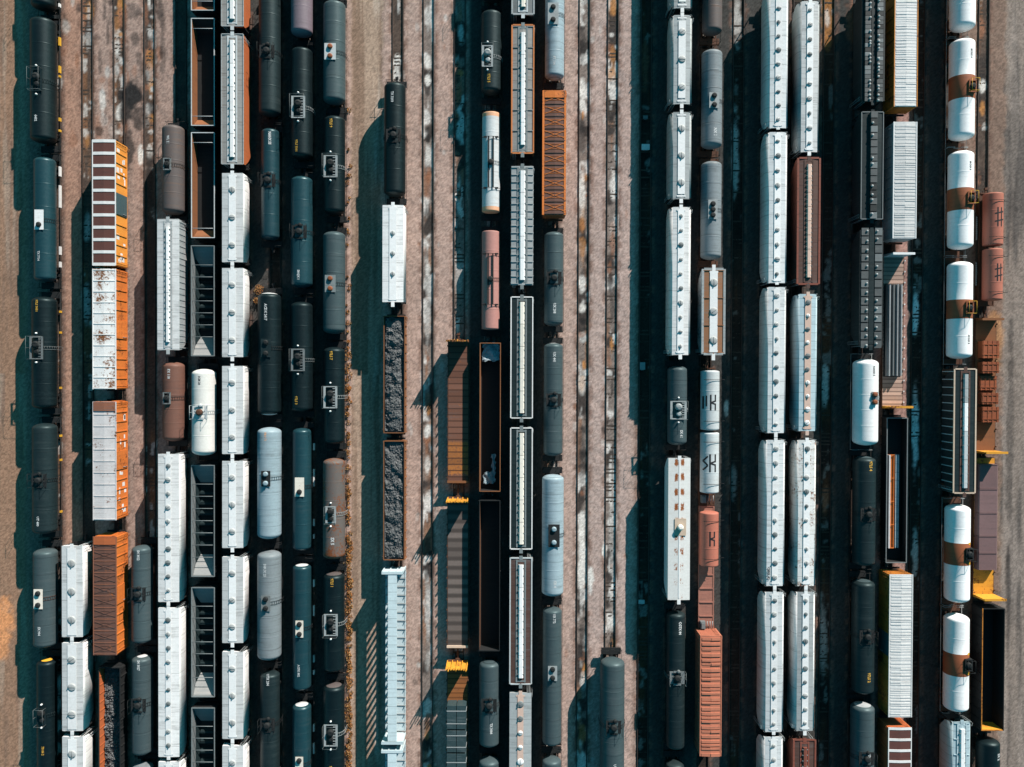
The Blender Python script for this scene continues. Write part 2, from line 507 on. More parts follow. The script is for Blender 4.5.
def strokes(parent, name, segs, x0, y0, sc, wid, mat, surf):
    """hand painted strokes (pairs of points) laid on the surface"""
    b = MB()
    for (ax, ay, bx, by) in segs:
        a = Vector((x0 + ax * sc, y0 + ay * sc))
        c = Vector((x0 + bx * sc, y0 + by * sc))
        d = (c - a).normalized()
        nrm = Vector((-d.y, d.x)) * wid / 2
        k = 6
        n = len(b.v)
        for i in range(k + 1):
            p = a + (c - a) * i / k
            for s in (-1, 1):
                q = p + nrm * s
                b.v.append((q.x, q.y, surf(q.x)))
        for i in range(k):
            b.face([n + 2 * i, n + 2 * i + 1, n + 2 * i + 3, n + 2 * i + 2])
    return b.build(name, mat, parent)


def barrel_surf(R0, zc, lift=0.012):
    return lambda x: zc + math.sqrt(max(0.02, (R0 + lift) ** 2 - x * x))


# ----------------------------------------------------------------- tank cars
def tank_profile(L, R0, head=0.42, seams=4):
    hd = R0 * head
    pr = []
    for i in range(8):
        t = PI / 2 * i / 7
        pr.append((-L / 2 + hd * (1 - math.cos(t)), R0 * math.sin(t) if i else 0.04))
    pr[-1] = (-L / 2 + hd, R0)
    body0, body1 = -L / 2 + hd, L / 2 - hd
    mid = []
    for k in range(1, seams + 1):
        y = body0 + (body1 - body0) * k / (seams + 1)
        mid += [(y - 0.10, R0), (y - 0.045, R0), (y - 0.03, R0 + 0.008), (y + 0.03, R0 + 0.008), (y + 0.045, R0), (y + 0.10, R0)]
    right = [(-y, r) for (y, r) in pr[::-1]]
    return pr + [(body0 + 0.12, R0)] + mid + [(body1 - 0.12, R0)] + right


def tank_car(loc, L, p):
    """p: R, paint, head (paint of the end caps), plat, text, ink, ty, band, rail, gear, step"""
    R0 = p.get('R', 1.5)
    zc = R0 + 1.02
    paint_m = p['paint']
    root = empty('tank_car', loc)
    # barrel
    prof = tank_profile(L, R0, p.get('headk', 0.42))
    mats = [paint_m]
    slots = None
    if p.get('head'):
        mats = [paint_m, p['head']]
        hl = p.get('headlen', R0 * 0.16)
        which = p.get('headwhich', 'both')
        prof2 = []
        slots = []
        cut = L / 2 - hl
        ys = [q[0] for q in prof]
        def rad(y):
            for (a, ra), (c, rc) in zip(prof, prof[1:]):
                if a <= y <= c:
                    return ra + (rc - ra) * ((y - a) / (c - a) if c > a else 0)
            return R0
        prof2 = sorted(prof + [(-cut, rad(-cut)), (cut, rad(cut))], key=lambda q: q[0])
        prof = prof2
        for (a, ra), (c, rc) in zip(prof, prof[1:]):
            ym = (a + c) / 2
            e = (ym > cut and which in ('both', 'top')) or (ym < -cut and which in ('both', 'low'))
            slots.append(1 if e else 0)
    if p.get('band'):
        y0, y1 = p['band']
        mats = [paint_m, M_BAND]
        prof = sorted([q for q in prof if not (y0 - 0.1 < q[0] < y1 + 0.1)] + [(y0, R0), (y0 + 0.02, R0 + 0.006), (y1 - 0.02, R0 + 0.006), (y1, R0)],
                      key=lambda q: q[0])
        slots = [1 if y0 <= (a[0] + c[0]) / 2 <= y1 else 0 for a, c in zip(prof, prof[1:])]
    b = MB()
    b.lathe_y(prof, 0, zc, slots, 40)
    tank = b.build('tank', mats, root)
    surf = barrel_surf(R0, zc)
    top = zc + R0
    # underframe: centre sill, saddles, end platforms and side rails
    gk = p.get('gear', 'dark')
    um = M_DARK if gk == 'dark' else M_GEARR
    half = L / 2 + p.get('over', 0.75)
    b = MB()
    b.bb(-0.28, 0.28, -half, half, 0.62, 0.98)
    for s in (-1, 1):
        b.bb(-1.42, 1.42, s * (half - 0.42) - 0.42, s * (half - 0.42) + 0.42, 0.92, 1.00)
        b.bb(-1.42, 1.42, s * half - 0.06, s * half + 0.06, 0.72, 0.98)
        ys = s * (L / 2 - 2.0)
        b.prism([(-1.25, 0.95), (1.25, 0.95), (1.25, zc - 0.25 * R0 - 0.5), (0.7, 1.1), (-0.7, 1.1), (-1.25, zc - 0.25 * R0 - 0.5)], ys - 0.15, ys + 0.15)
    b.build('underframe', um, root)
    rm = p.get('rail', M_DARK)
    for s in (-1, 1):
        b = MB()
        x = s * 1.50
        b.tube((x, -half + 0.1, 1.35), (x, half - 0.1, 1.35), 0.028, 0, 6)
        k = 6
        for i in range(k + 1):
            y = -half + 0.2 + (2 * half - 0.4) * i / k
            b.tube((x * 0.90, y, 0.95), (x, y, 1.35), 0.022, 0, 5)
        b.build('side_rail', rm, root)
        b = MB()
        y = s * (half - 0.04)
        b.path([(-1.4, y, 0.95), (-1.4, y, 2.0), (-0.45, y, 2.0), (-0.45, y, 1.45), (0.45, y, 1.45), (0.45, y, 2.0), (1.4, y, 2.0), (1.4, y, 0.95)], 0.028)
        b.build('end_rail', rm, root)
    # fittings on top
    plat = p.get('plat', 'spider')
    py = p.get('py', 0.0)
    pc = p.get('pc', M_GRATE)
    px = p.get('px', 0.0)
    dome = p.get('dome', M_DARK)

    def housing(x, y, r, h, m, name='valve_housing'):
        b = MB()
        b.lathe_z([(surf(abs(x) + r) - 0.25, r), (top + h * 0.7, r), (top + h * 0.92, r * 0.86), (top + h, r * 0.45)], x, y, 0, 14)
        hs = b.build(name, m, root)
        b2 = MB()
        b2.tube((x - r * 0.7, y - r * 0.9, top + h * 0.72), (x + r * 0.7, y - r * 0.9, top + h * 0.72), 0.035, 0, 5)
        b2.bb(x - 0.06, x + 0.06, y - r * 1.05, y - r * 0.8, top + h * 0.5, top + h * 0.85)
        b2.build('latch', M_DARK, hs)
        return hs

    def side_ladder(x_side, y, m):
        b = MB()
        pts = []
        for i in range(5):
            a = PI / 2 - x_side * (PI / 2) * i / 4.0
            pts.append((math.cos(a) * (R0 + 0.1), math.sin(a) * (R0 + 0.1) + zc))
        pts.append((x_side * (R0 + 0.1), 0.9))
        for s in (-0.22, 0.22):
            b.path([(q[0], y + s, q[1]) for q in pts], 0.025)
        for (xa, za), (xb, zb) in zip(pts, pts[1:]):
            for t in (0.3, 0.8):
                xx, zz = xa + (xb - xa) * t, za + (zb - za) * t
                b.tube((xx, y - 0.22, zz), (xx, y + 0.22, zz), 0.02, 0, 4)
        b.build('ladder', m, root)

    if plat == 'grid':
        w, l = p.get('pw', 1.95), p.get('pl', 3.1)
        z = top + 0.06
        b = MB()
        fw = 0.30
        x0, x1, y0, y1 = px - w / 2, px + w / 2, py - l / 2, py + l / 2
        b.bb(x0, x0 + fw, y0, y1, z, z + 0.05)
        b.bb(x1 - fw, x1, y0, y1, z, z + 0.05)
        b.bb(x0 + fw, x1 - fw, y0, y0 + 0.14, z + 0.002, z + 0.048)
        b.bb(x0 + fw, x1 - fw, y1 - 0.14, y1, z + 0.002, z + 0.048)
        for q in range(7):
            yy = y0 + 0.14 + (l - 0.28) * (q + 0.5) / 7
            b.bb(x1 - fw - 0.35, x1 - fw, yy - 0.05, yy + 0.05, z + 0.004, z + 0.046)
        for s in (-1, 1):
            for yy in (y0 + 0.2, y1 - 0.2):
                b.tube((px + s * w * 0.45, yy, z), (px + s * w * 0.36, yy, surf(w * 0.36) - 0.1), 0.04, 0, 5)
        pf = b.build('platform', pc, root)
        b = MB()
        zz = z + 0.95
        b.path([(x0, y0, zz), (x1, y0, zz), (x1, y1, zz), (x0, y1, zz), (x0, y0, zz)], 0.018)
        for (xx, yy) in ((x0, y0), (x1, y0), (x1, y1), (x0, y1), (x0, py)):
            b.tube((xx, yy, z), (xx, yy, zz), 0.018, 0, 5)
        b.build('handrail', M_STEEL, pf)
        housing(px, py + 0.45, 0.50, 0.55, dome)
        housing(px + 0.05, py - 0.55, 0.36, 0.32, dome, 'manway')
        side_ladder(1, py, pc)
        for yy in (y0 - 0.45, y1 + 0.45):
            b = MB()
            b.lathe_z([(surf(0.2) - 0.05, 0.13), (top + 0.22, 0.13), (top + 0.28, 0.05)], px, yy, 0, 10)
            b.build('vent_valve', M_WTANK, root)
    elif plat == 'white':
        w, l = p.get('pw', 1.3), p.get('pl', 2.9)
        b = MB()
        z = top + 0.05
        b.bb(px - w / 2, px + w / 2, py - l / 2, py + l / 2, z, z + 0.06)
        for s in (-1, 1):
            for yy in (py - l / 2 + 0.2, py + l / 2 - 0.2):
                b.tube((px + s * w * 0.45, yy, z), (px + s * w * 0.42, yy, surf(abs(px) + w * 0.42) - 0.1), 0.04, 0, 5)
        pf = b.build('platform', pc, root)
        n = p.get('hatches', 2)
        for i in range(n):
            housing(px, py + (i - (n - 1) / 2) * l * 0.42 / max(1, n - 1) * 1.4 - (0.25 * l if n == 1 else 0), 0.36, 0.40, dome, 'manway' if i else 'valve_housing')
        side_ladder(1, py, p.get('lad', M_DARK))
    elif plat == 'spider':
        hm = p.get('hm', M_DARK)
        housing(px, py, 0.46, 0.45, dome)
        housing(px + 0.15, py + 0.95, 0.24, 0.28, hm, 'vent_valve')
        b = MB()
        z = top + 0.08
        b.bb(px - 1.05, px - 0.55, py - 0.9, py + 0.9, z - 0.25, z - 0.20)
        b.bb(px + 0.55, px + 1.05, py - 0.9, py + 0.9, z - 0.25, z - 0.20)
        for yy in (-0.9, 0.9):
            b.bb(px - 0.55, px + 0.55, py + yy - 0.14, py + yy + 0.14, z - 0.03, z + 0.02)
        pf = b.build('platform', hm, root)
        for s in (-1, 1):
            b = MB()
            x = px + s * 1.1
            b.path([(x, py - 0.95, z - 0.2), (x, py - 0.95, z + 0.75), (x, py + 0.95, z + 0.75), (x, py + 0.95, z - 0.2)], 0.025)
            b.tube((x, py, z - 0.2), (x, py, z + 0.75), 0.022, 0, 5)
            b.build('handrail', hm, pf)
        side_ladder(1, py, hm)
        side_ladder(-1, py, hm)
    elif plat == 'long':
        b = MB()
        z = top + 0.10
        l = p.get('pl', 6.6)
        for s in (-1, 1):
            b.bb(px + s * 0.33 - 0.10, px + s * 0.33 + 0.10, py - l / 2, py + l / 2, z, z + 0.05)
        for yy in (-l / 2, l / 2):
            b.bb(px - 1.05, px + 1.05, py + yy - 0.12, py + yy + 0.12, z - 0.30, z - 0.24)
        pf = b.build('walkway', p.get('hm', M_DARK), root)
        for yy in (-l / 2, l / 2):
            b = MB()
            pts = []
            for i in range(9):
                a = PI * (0.12 + 0.76 * i / 8)
                pts.append((math.cos(a) * (R0 + 0.22), py + yy, math.sin(a) * (R0 + 0.22) + zc))
            b.path(pts, 0.035)
            b.build('hoop_rail', p.get('hm', M_DARK), pf)
        housing(px, py, 0.40, 0.45, dome)
        side_ladder(1, py, p.get('hm', M_DARK))
    elif plat == 'boxframe':
        w, l = 1.05, 1.7
        z = top + 0.1
        b = MB()
        x0, x1, y0, y1 = px - w / 2, px + w / 2, py - l / 2, py + l / 2
        zb = surf(abs(px) + w / 2) - 0.15
        for (xa, xb, ya, yb) in ((x0, x0 + 0.16, y0, y1), (x1 - 0.16, x1, y0, y1), (x0 + 0.16, x1 - 0.16, y0, y0 + 0.16), (x0 + 0.16, x1 - 0.16, y1 - 0.16, y1)):
            b.bb(xa, xb, ya, yb, zb, z + 0.12)
        pf = b.build('platform', pc, root)
        b = MB()
        zz = z + 0.85
        b.path([(x0, y0, zz), (x1, y0, zz), (x1, y1, zz), (x0, y1, zz), (x0, y0, zz)], 0.026)
        for (xx, yy) in ((x0, y0), (x1, y0), (x1, y1), (x0, y1)):
            b.tube((xx, yy, z), (xx, yy, zz), 0.026, 0, 5)
        b.build('handrail', p.get('hm', M_YELLOW), pf)
        housing(px, py, 0.42, 0.4, dome)
        side_ladder(1, py, p.get('hm', M_DARK))
        for yy in (y0 - 0.55, y1 + 0.55):
            if p.get('yellow'):
                b = MB()
                n = len(b.v)
                for xx in (-0.22, -0.07, 0.07, 0.22):
                    for dy in (-0.16, 0.16):
                        b.v.append((px + 0.25 + xx, yy + dy, surf(px + 0.25 + xx)))
                for i in range(3):
                    b.face([n + 2 * i, n + 2 * i + 1, n + 2 * i + 3, n + 2 * i + 2])
                b.build('yellow_mark', M_YELLOW, tank)
    if p.get('text'):
        lettering(tank, p['text'], p.get('tx', -0.35), p.get('ty', 3.0), p.get('ts', 0.44) * 1.08, p.get('ink', M_INKW), surf, sx=p.get('tsx', 0.85))
    for (nm, segs, x0, y0, sc, wd) in p.get('marks', []):
        strokes(tank, nm, segs, x0, y0, sc, wd, M_INKB, surf)
    if p.get('ticks'):
        for y, ln in p['ticks']:
            b = MB()
            b.bb(1.36, 1.56, y - ln / 2, y + ln / 2, 1.00, 1.42)
            b.build('side_placard', p.get('tickm', M_TRIMW), root)
    gear(root, half, gk)
    return root


# two short barrels on one frame, with hoop handrails and painted marks
GRAF = {
    'hash': [(-0.35, -1.6, -0.35, 1.6), (0.3, -1.6, 0.3, 1.6), (-0.8, 0.55, 0.75, 0.9), (-0.8, -0.75, 0.75, -0.4)],
    'kx': [(-0.45, -1.5, -0.45, 1.5), (0.45, 0.15, 0.45, 1.5), (0.45, -1.5, 0.45, -0.15), (-0.45, 0, 0.45, 0.3), (-0.45, 0.0, 0.45, -0.3)],
    'bars': [(-0.3, -1.0, -0.3, 1.0), (0.1, -0.6, 0.1, 1.1)],
    'zig': [(-0.35, -1.1, 0.3, -0.35), (0.3, -0.35, -0.35, 0.35), (-0.35, 0.35, 0.3, 1.1)],
}


def barrel_car(loc, L, p):
    root = empty('twin_barrel_tank_car', loc)
    half = L / 2 + 0.2
    um = p.get('deck', M_GEARR)
    b = MB()
    b.bb(-0.30, 0.30, -half, half, 0.62, 1.00)
    b.bb(-1.05, 1.05, -half, half, 1.00, 1.06)
    for s in (-1, 1):
        b.bb(s * 1.05 - 0.08, s * 1.05 + 0.08, -half, half, 0.85, 1.12)
    k = 9
    for i in range(k + 1):
        y = -half + 0.1 + (2 * half - 0.2) * i / k
        b.bb(-1.0, 1.0, y - 0.09, y + 0.09, 1.06, 1.18)
    b.build('underframe', um, root)
    R0 = p.get('R', 1.3)
    zc = 1.2 + R0
    surf = barrel_surf(R0, zc)
    for (y0, y1, pm, mk) in p['barrels']:
        LL = y1 - y0
        ym = (y0 + y1) / 2
        prof = [(y - 0 + ym, r) for (y, r) in tank_profile(LL, R0, 0.18, 2)]
        b = MB()
        b.lathe_y(prof, 0, zc, None, 36)
        bar = b.build('barrel', pm, root)
        for yy in (y0 + LL * 0.16, y1 - LL * 0.16):
            b = MB()
            pts = []
            for i in range(9):
                a = PI * (0.05 + 0.72 * i / 8)
                pts.append((math.cos(a) * (R0 + 0.16), yy, math.sin(a) * (R0 + 0.16) + zc))
            b.path([(R0 + 0.75, yy, zc + 0.35)] + pts, 0.035)
            b.build('hoop_rail', M_DARK, bar)
        for q in mk:
            strokes(bar, 'painted_mark', GRAF[q[0]], q[1], ym + q[2], q[3], q[4], M_INKB, surf)
    if p.get('chain'):
        for s in (0.25, -0.3):
            b = MB()
            y0 = s * L * 0.75
            for i in range(12):
                b.bb(-1.62, -1.50, y0 - 1.6 + i * 0.28, y0 - 1.6 + i * 0.28 + 0.18, 1.15, 1.3)
            b.bb(-1.58, -1.54, y0 - 1.65, y0 + 1.75, 1.10, 1.2)
            b.build('chain', M_GALV, root)
    if p.get('box'):
        b = MB()
        y = p['box']
        b.bb(-0.95, -0.25, y - 0.55, y + 0.55, 1.18, 1.9)
        b.bb(-0.85, -0.35, y - 0.4, y + 0.4, 1.9, 2.1)
        b.build('valve_cabinet', M_STEEL, root)
        b = MB()
        for q in (0.1, 0.5, 0.85):
            b.tube((q, y - 0.5, 1.4), (q, y + 0.5, 1.5), 0.06, 0, 8)
        b.build('pipework', M_GALV, root)
    gear(root, half, 'rust')
    return root


# ----------------------------------------------------------------- covered hoppers
def hopper(loc, L, p):
    """p: body, roof, board, bw (board half width), hatch ('round', n, r) or ('trough', n, half width), ribs, shape, bx"""
    root = empty('covered_hopper', loc)
    body, roof_m, board_m = p['body'], p['roof'], p['board']
    shape = p.get('shape', 'round')
    H = 4.33
    if shape == 'round':
        side = [(0.75, 0.75), (1.40, 1.30), (1.58, 2.1), (1.62, 3.0), (1.57, 3.7), (1.45, H - 0.12)]
        rw = 1.45
    elif shape == 'wide':
        side = [(0.75, 0.75), (1.50, 1.25), (1.60, 1.9), (1.62, 2.8), (1.59, 3.35), (1.50, 3.75), (1.34, 4.02), (1.12, H - 0.12)]
        rw = 1.12
    else:
        side = [(0.75, 0.75), (1.53, 1.30), (1.54, 2.2), (1.54, 3.4), (1.53, 3.9), (1.52, H - 0.10)]
        rw = 1.52
    rid = 0.13

    def yend(z):
        if z > H - 0.6:
            return L / 2 - 0.02 - (0.10 if z < H - 0.13 else 0.0)
        return L / 2 - 0.10 - max(0.0, (3.0 - z)) * 0.95
    prof = [(-x, z) for x, z in side] + [(0, H)] + [(x, z) for x, z in side[::-1]]
    ys = [yend(z) for x, z in prof]
    b = MB()
    b.prism(prof[::-1], 0, 0, 0, shape != 'flat', True, [-y for y in ys[::-1]], ys[::-1])
    ribs = p.get('ribs', 0)
    rbh = p.get('rbh', 0.07)
    if ribs:
        for i in range(ribs):
            y = -L / 2 + 0.35 + (L - 0.7) * i / (ribs - 1)
            for s in (-1, 1):
                for (xa, za), (xc, zc) in zip(side[1:], side[2:]):
                    b.prism([(s * (xa - 0.02), za), (s * (xa + rbh), za), (s * (xc + rbh), zc), (s * (xc - 0.02), zc)][::s], y - 0.06, y + 0.06, 1 if p.get('ribm') else 0)
    bd = b.build('body', [body, p.get('ribm', body)], root)
    # roof sheet
    b = MB()
    t = 0.035
    e = L / 2
    b.prism([(-rw - 0.03, H - 0.11), (-rw - 0.03, H - 0.11 + t), (0, H + t + 0.02), (rw + 0.03, H - 0.11 + t), (rw + 0.03, H - 0.11), (0, H + 0.004)][::-1], -e, e)
    if p.get('flanges'):
        n = p['flanges']
        for i in range(n):
            y = -e + 0.2 + (2 * e - 0.4) * i / (n - 1)
            for s in (-1, 1):
                b.prism([(s * 0.5, H + 0.02), (s * (rw - 0.02), H - 0.09), (s * (rw - 0.02), H + 0.03), (s * 0.5, H + 0.10)][::s], y - 0.045, y + 0.045)
    rf = b.build('roof', roof_m, root)
    if p.get('edge'):
        em = p['edge']
        ew = p.get('ew', 0.11)
        for s in (-1, 1):
            b = MB()
            b.bb(s * rw - ew, s * rw + ew, -e - 0.002, e + 0.002, H - 0.10, H + 0.03)
            b.build('roof_edge', em, rf)
        for s in (-1, 1):
            b = MB()
            b.bb(-rw + ew + 0.002, rw - ew - 0.002, s * e - ew, s * e + ew, H - 0.08, H + 0.05)
            b.build('roof_edge', em, rf)
    bx = p.get('bx', 0.0)
    bw = p.get('bw', 0.42)
    zb = H + 0.085
    hk = p['hatch']
    tabs = p.get('tabs', 0.32)
    b = MB()
    bl = p.get('bl', L / 2 - 0.25)
    if hk[0] in ('round', 'square'):
        b.bb(bx - bw, bx + bw, -bl, bl, zb - 0.04, zb)
    else:
        for s in (-1, 1):
            b.bb(bx + s * (hk[2] + 0.24) - 0.11, bx + s * (hk[2] + 0.24) + 0.11, -bl, bl, zb - 0.05, zb - 0.02)
    for s in (-1, 1):
        b.bb(bx - 0.24, bx + 0.24, s * (L / 2 + tabs / 2) - tabs / 2 - 0.28, s * (L / 2 + tabs / 2) + tabs / 2, zb - 0.055, zb - 0.01)
        if p.get('crossboard', True):
            b.bb(bx - 0.62, bx + 0.62, s * (L / 2 - 0.42) - 0.10, s * (L / 2 - 0.42) + 0.10, zb - 0.062, zb - 0.03)
    b.build('running_board', board_m, root)
    hm = p.get('hm', M_HATCH)
    if hk[0] == 'round':
        n, r = hk[1], hk[2]
        span = p.get('span', 0.84) * L
        for i in range(n):
            r = hk[2] * (random.choice((0.72, 0.85, 1.0)) if n > 5 else 1.0)
            y = -span / 2 + span * i / (n - 1)
            jx = bx + p.get('jit', 0.0) * random.uniform(-1, 1)
            b = MB()
            b.lathe_z([(zb - 0.02, r * 1.12), (zb + 0.05, r * 1.12), (zb + 0.055, r), (zb + 0.085, r), (zb + 0.11, r * 0.85), (zb + 0.125, r * 0.2)], jx, y, 0, 18)
            h = b.build('hatch', random.choice((hm, hm, M_STEEL)) if n > 5 else hm, root)
            b = MB()
            a = random.choice((0, PI / 2, PI / 5))
            dx, dy = math.cos(a) * r * 0.95, math.sin(a) * r * 0.95
            b.tube((jx - dx, y - dy, zb + 0.135), (jx + dx, y + dy, zb + 0.135), 0.03, 0, 5)
            b.bb(jx - dx - 0.07, jx - dx + 0.07, y - dy - 0.07, y - dy + 0.07, zb, zb + 0.16)
            b.build('clamp', p.get('clamp', M_STEEL), h)
    elif hk[0] == 'square':
        n, w = hk[1], hk[2]
        span = p.get('span', 0.9) * L
        for sx in p.get('rows', (0,)):
            for i in range(n):
                y = -span / 2 + span * i / (n - 1)
                b = MB()
                hh = p.get('hh', 0.05)
                b.bb(sx - w, sx + w, y - span / n * 0.46, y + span / n * 0.46, zb - 0.02, zb + hh)
                h = b.build('hatch', random.choice(p.get('hms', [hm])), root)
                if random.random() < p.get('valves', 0.75):
                    b = MB()
                    b.lathe_z([(zb, 0.16), (zb + 0.14 + hh, 0.15), (zb + 0.18 + hh, 0.08)], sx + (0.25 if sx < 0 else -0.25), y + random.uniform(-0.2, 0.2), 0, 10)
                    b.build('vent_cap', M_HATCH, h)
    else:
        n, w = hk[1], hk[2]
        span = p.get('span', 0.9) * L
        sl = span / n
        for i in range(n):
            y0 = -span / 2 + sl * i + 0.03
            y1 = y0 + sl - 0.06
            z0 = zb - 0.03
            b = MB()
            b.prism([(bx - w, z0), (bx - w, z0 + 0.12), (bx - w * 0.6, z0 + 0.24), (bx + w * 0.6, z0 + 0.24), (bx + w, z0 + 0.12), (bx + w, z0)][::-1], y0, y1)
            h = b.build('hatch_cover', random.choice(p['hms']) if p.get('hms') else hm, root)
            b = MB()
            for q in range(3):
                yy = y0 + sl * (q + 0.5) / 3
                for s in (-1, 1):
                    b.bb(bx + s * w - 0.09, bx + s * w + 0.09, yy - 0.05, yy + 0.05, z0 + 0.02, z0 + 0.20)
            b.build('latch', p.get('clamp', M_STEEL), h)
    # ends
    em = p.get('endm', M_DARK)
    for s in (-1, 1):
        b = MB()
        y = s * (L / 2)
        b.bb(-1.45, 1.45, y - s * 0.45 - 0.45, y - s * 0.45 + 0.45, 0.92, 1.02)
        b.bb(-0.3, 0.3, y - s * 1.6 - 1.6, y - s * 1.6 + 1.6, 0.60, 0.90)
        for x in (-1.4, 1.4):
            b.bb(x - 0.06, x + 0.06, y - s * 0.12 - 0.06, y - s * 0.12 + 0.06, 1.02, H - 0.12)
        b.build('end_platform', em, root)
        b = MB()
        ladder_mb(b, s * 1.15, y + s * 0.02, 1.0, H - 0.05, 'x')
        b.build('ladder', p.get('ladm', M_GALV), root)
        b = MB()
        ladder_mb(b, s * 1.66, y - s * 0.5, 0.6, H - 0.3, 'y')
        b.build('ladder', p.get('ladm', M_GALV), root)
    if p.get('manhatch'):
        b = MB()
        y = p['manhatch']
        b.bb(-0.65, 0.95, y - 1.2, y + 1.2, H + 0.05, H + 0.11)
        pf = b.build('platform', M_TANEND, root)
        b = MB()
        b.lathe_z([(H + 0.1, 0.42), (H + 0.55, 0.42), (H + 0.65, 0.2)], 0.1, y, 0, 14)
        b.build('manway', M_WARM, pf)
    if p.get('text'):
        surf = lambda x: H + 0.09
        lettering(rf, p['text'], p.get('tx', -1.1), p.get('ty', 0), p.get('ts', 0.5), M_INKB, surf)
    gear(root, L / 2 + 0.05, p.get('gear', 'dark'), 1.7)
    return root


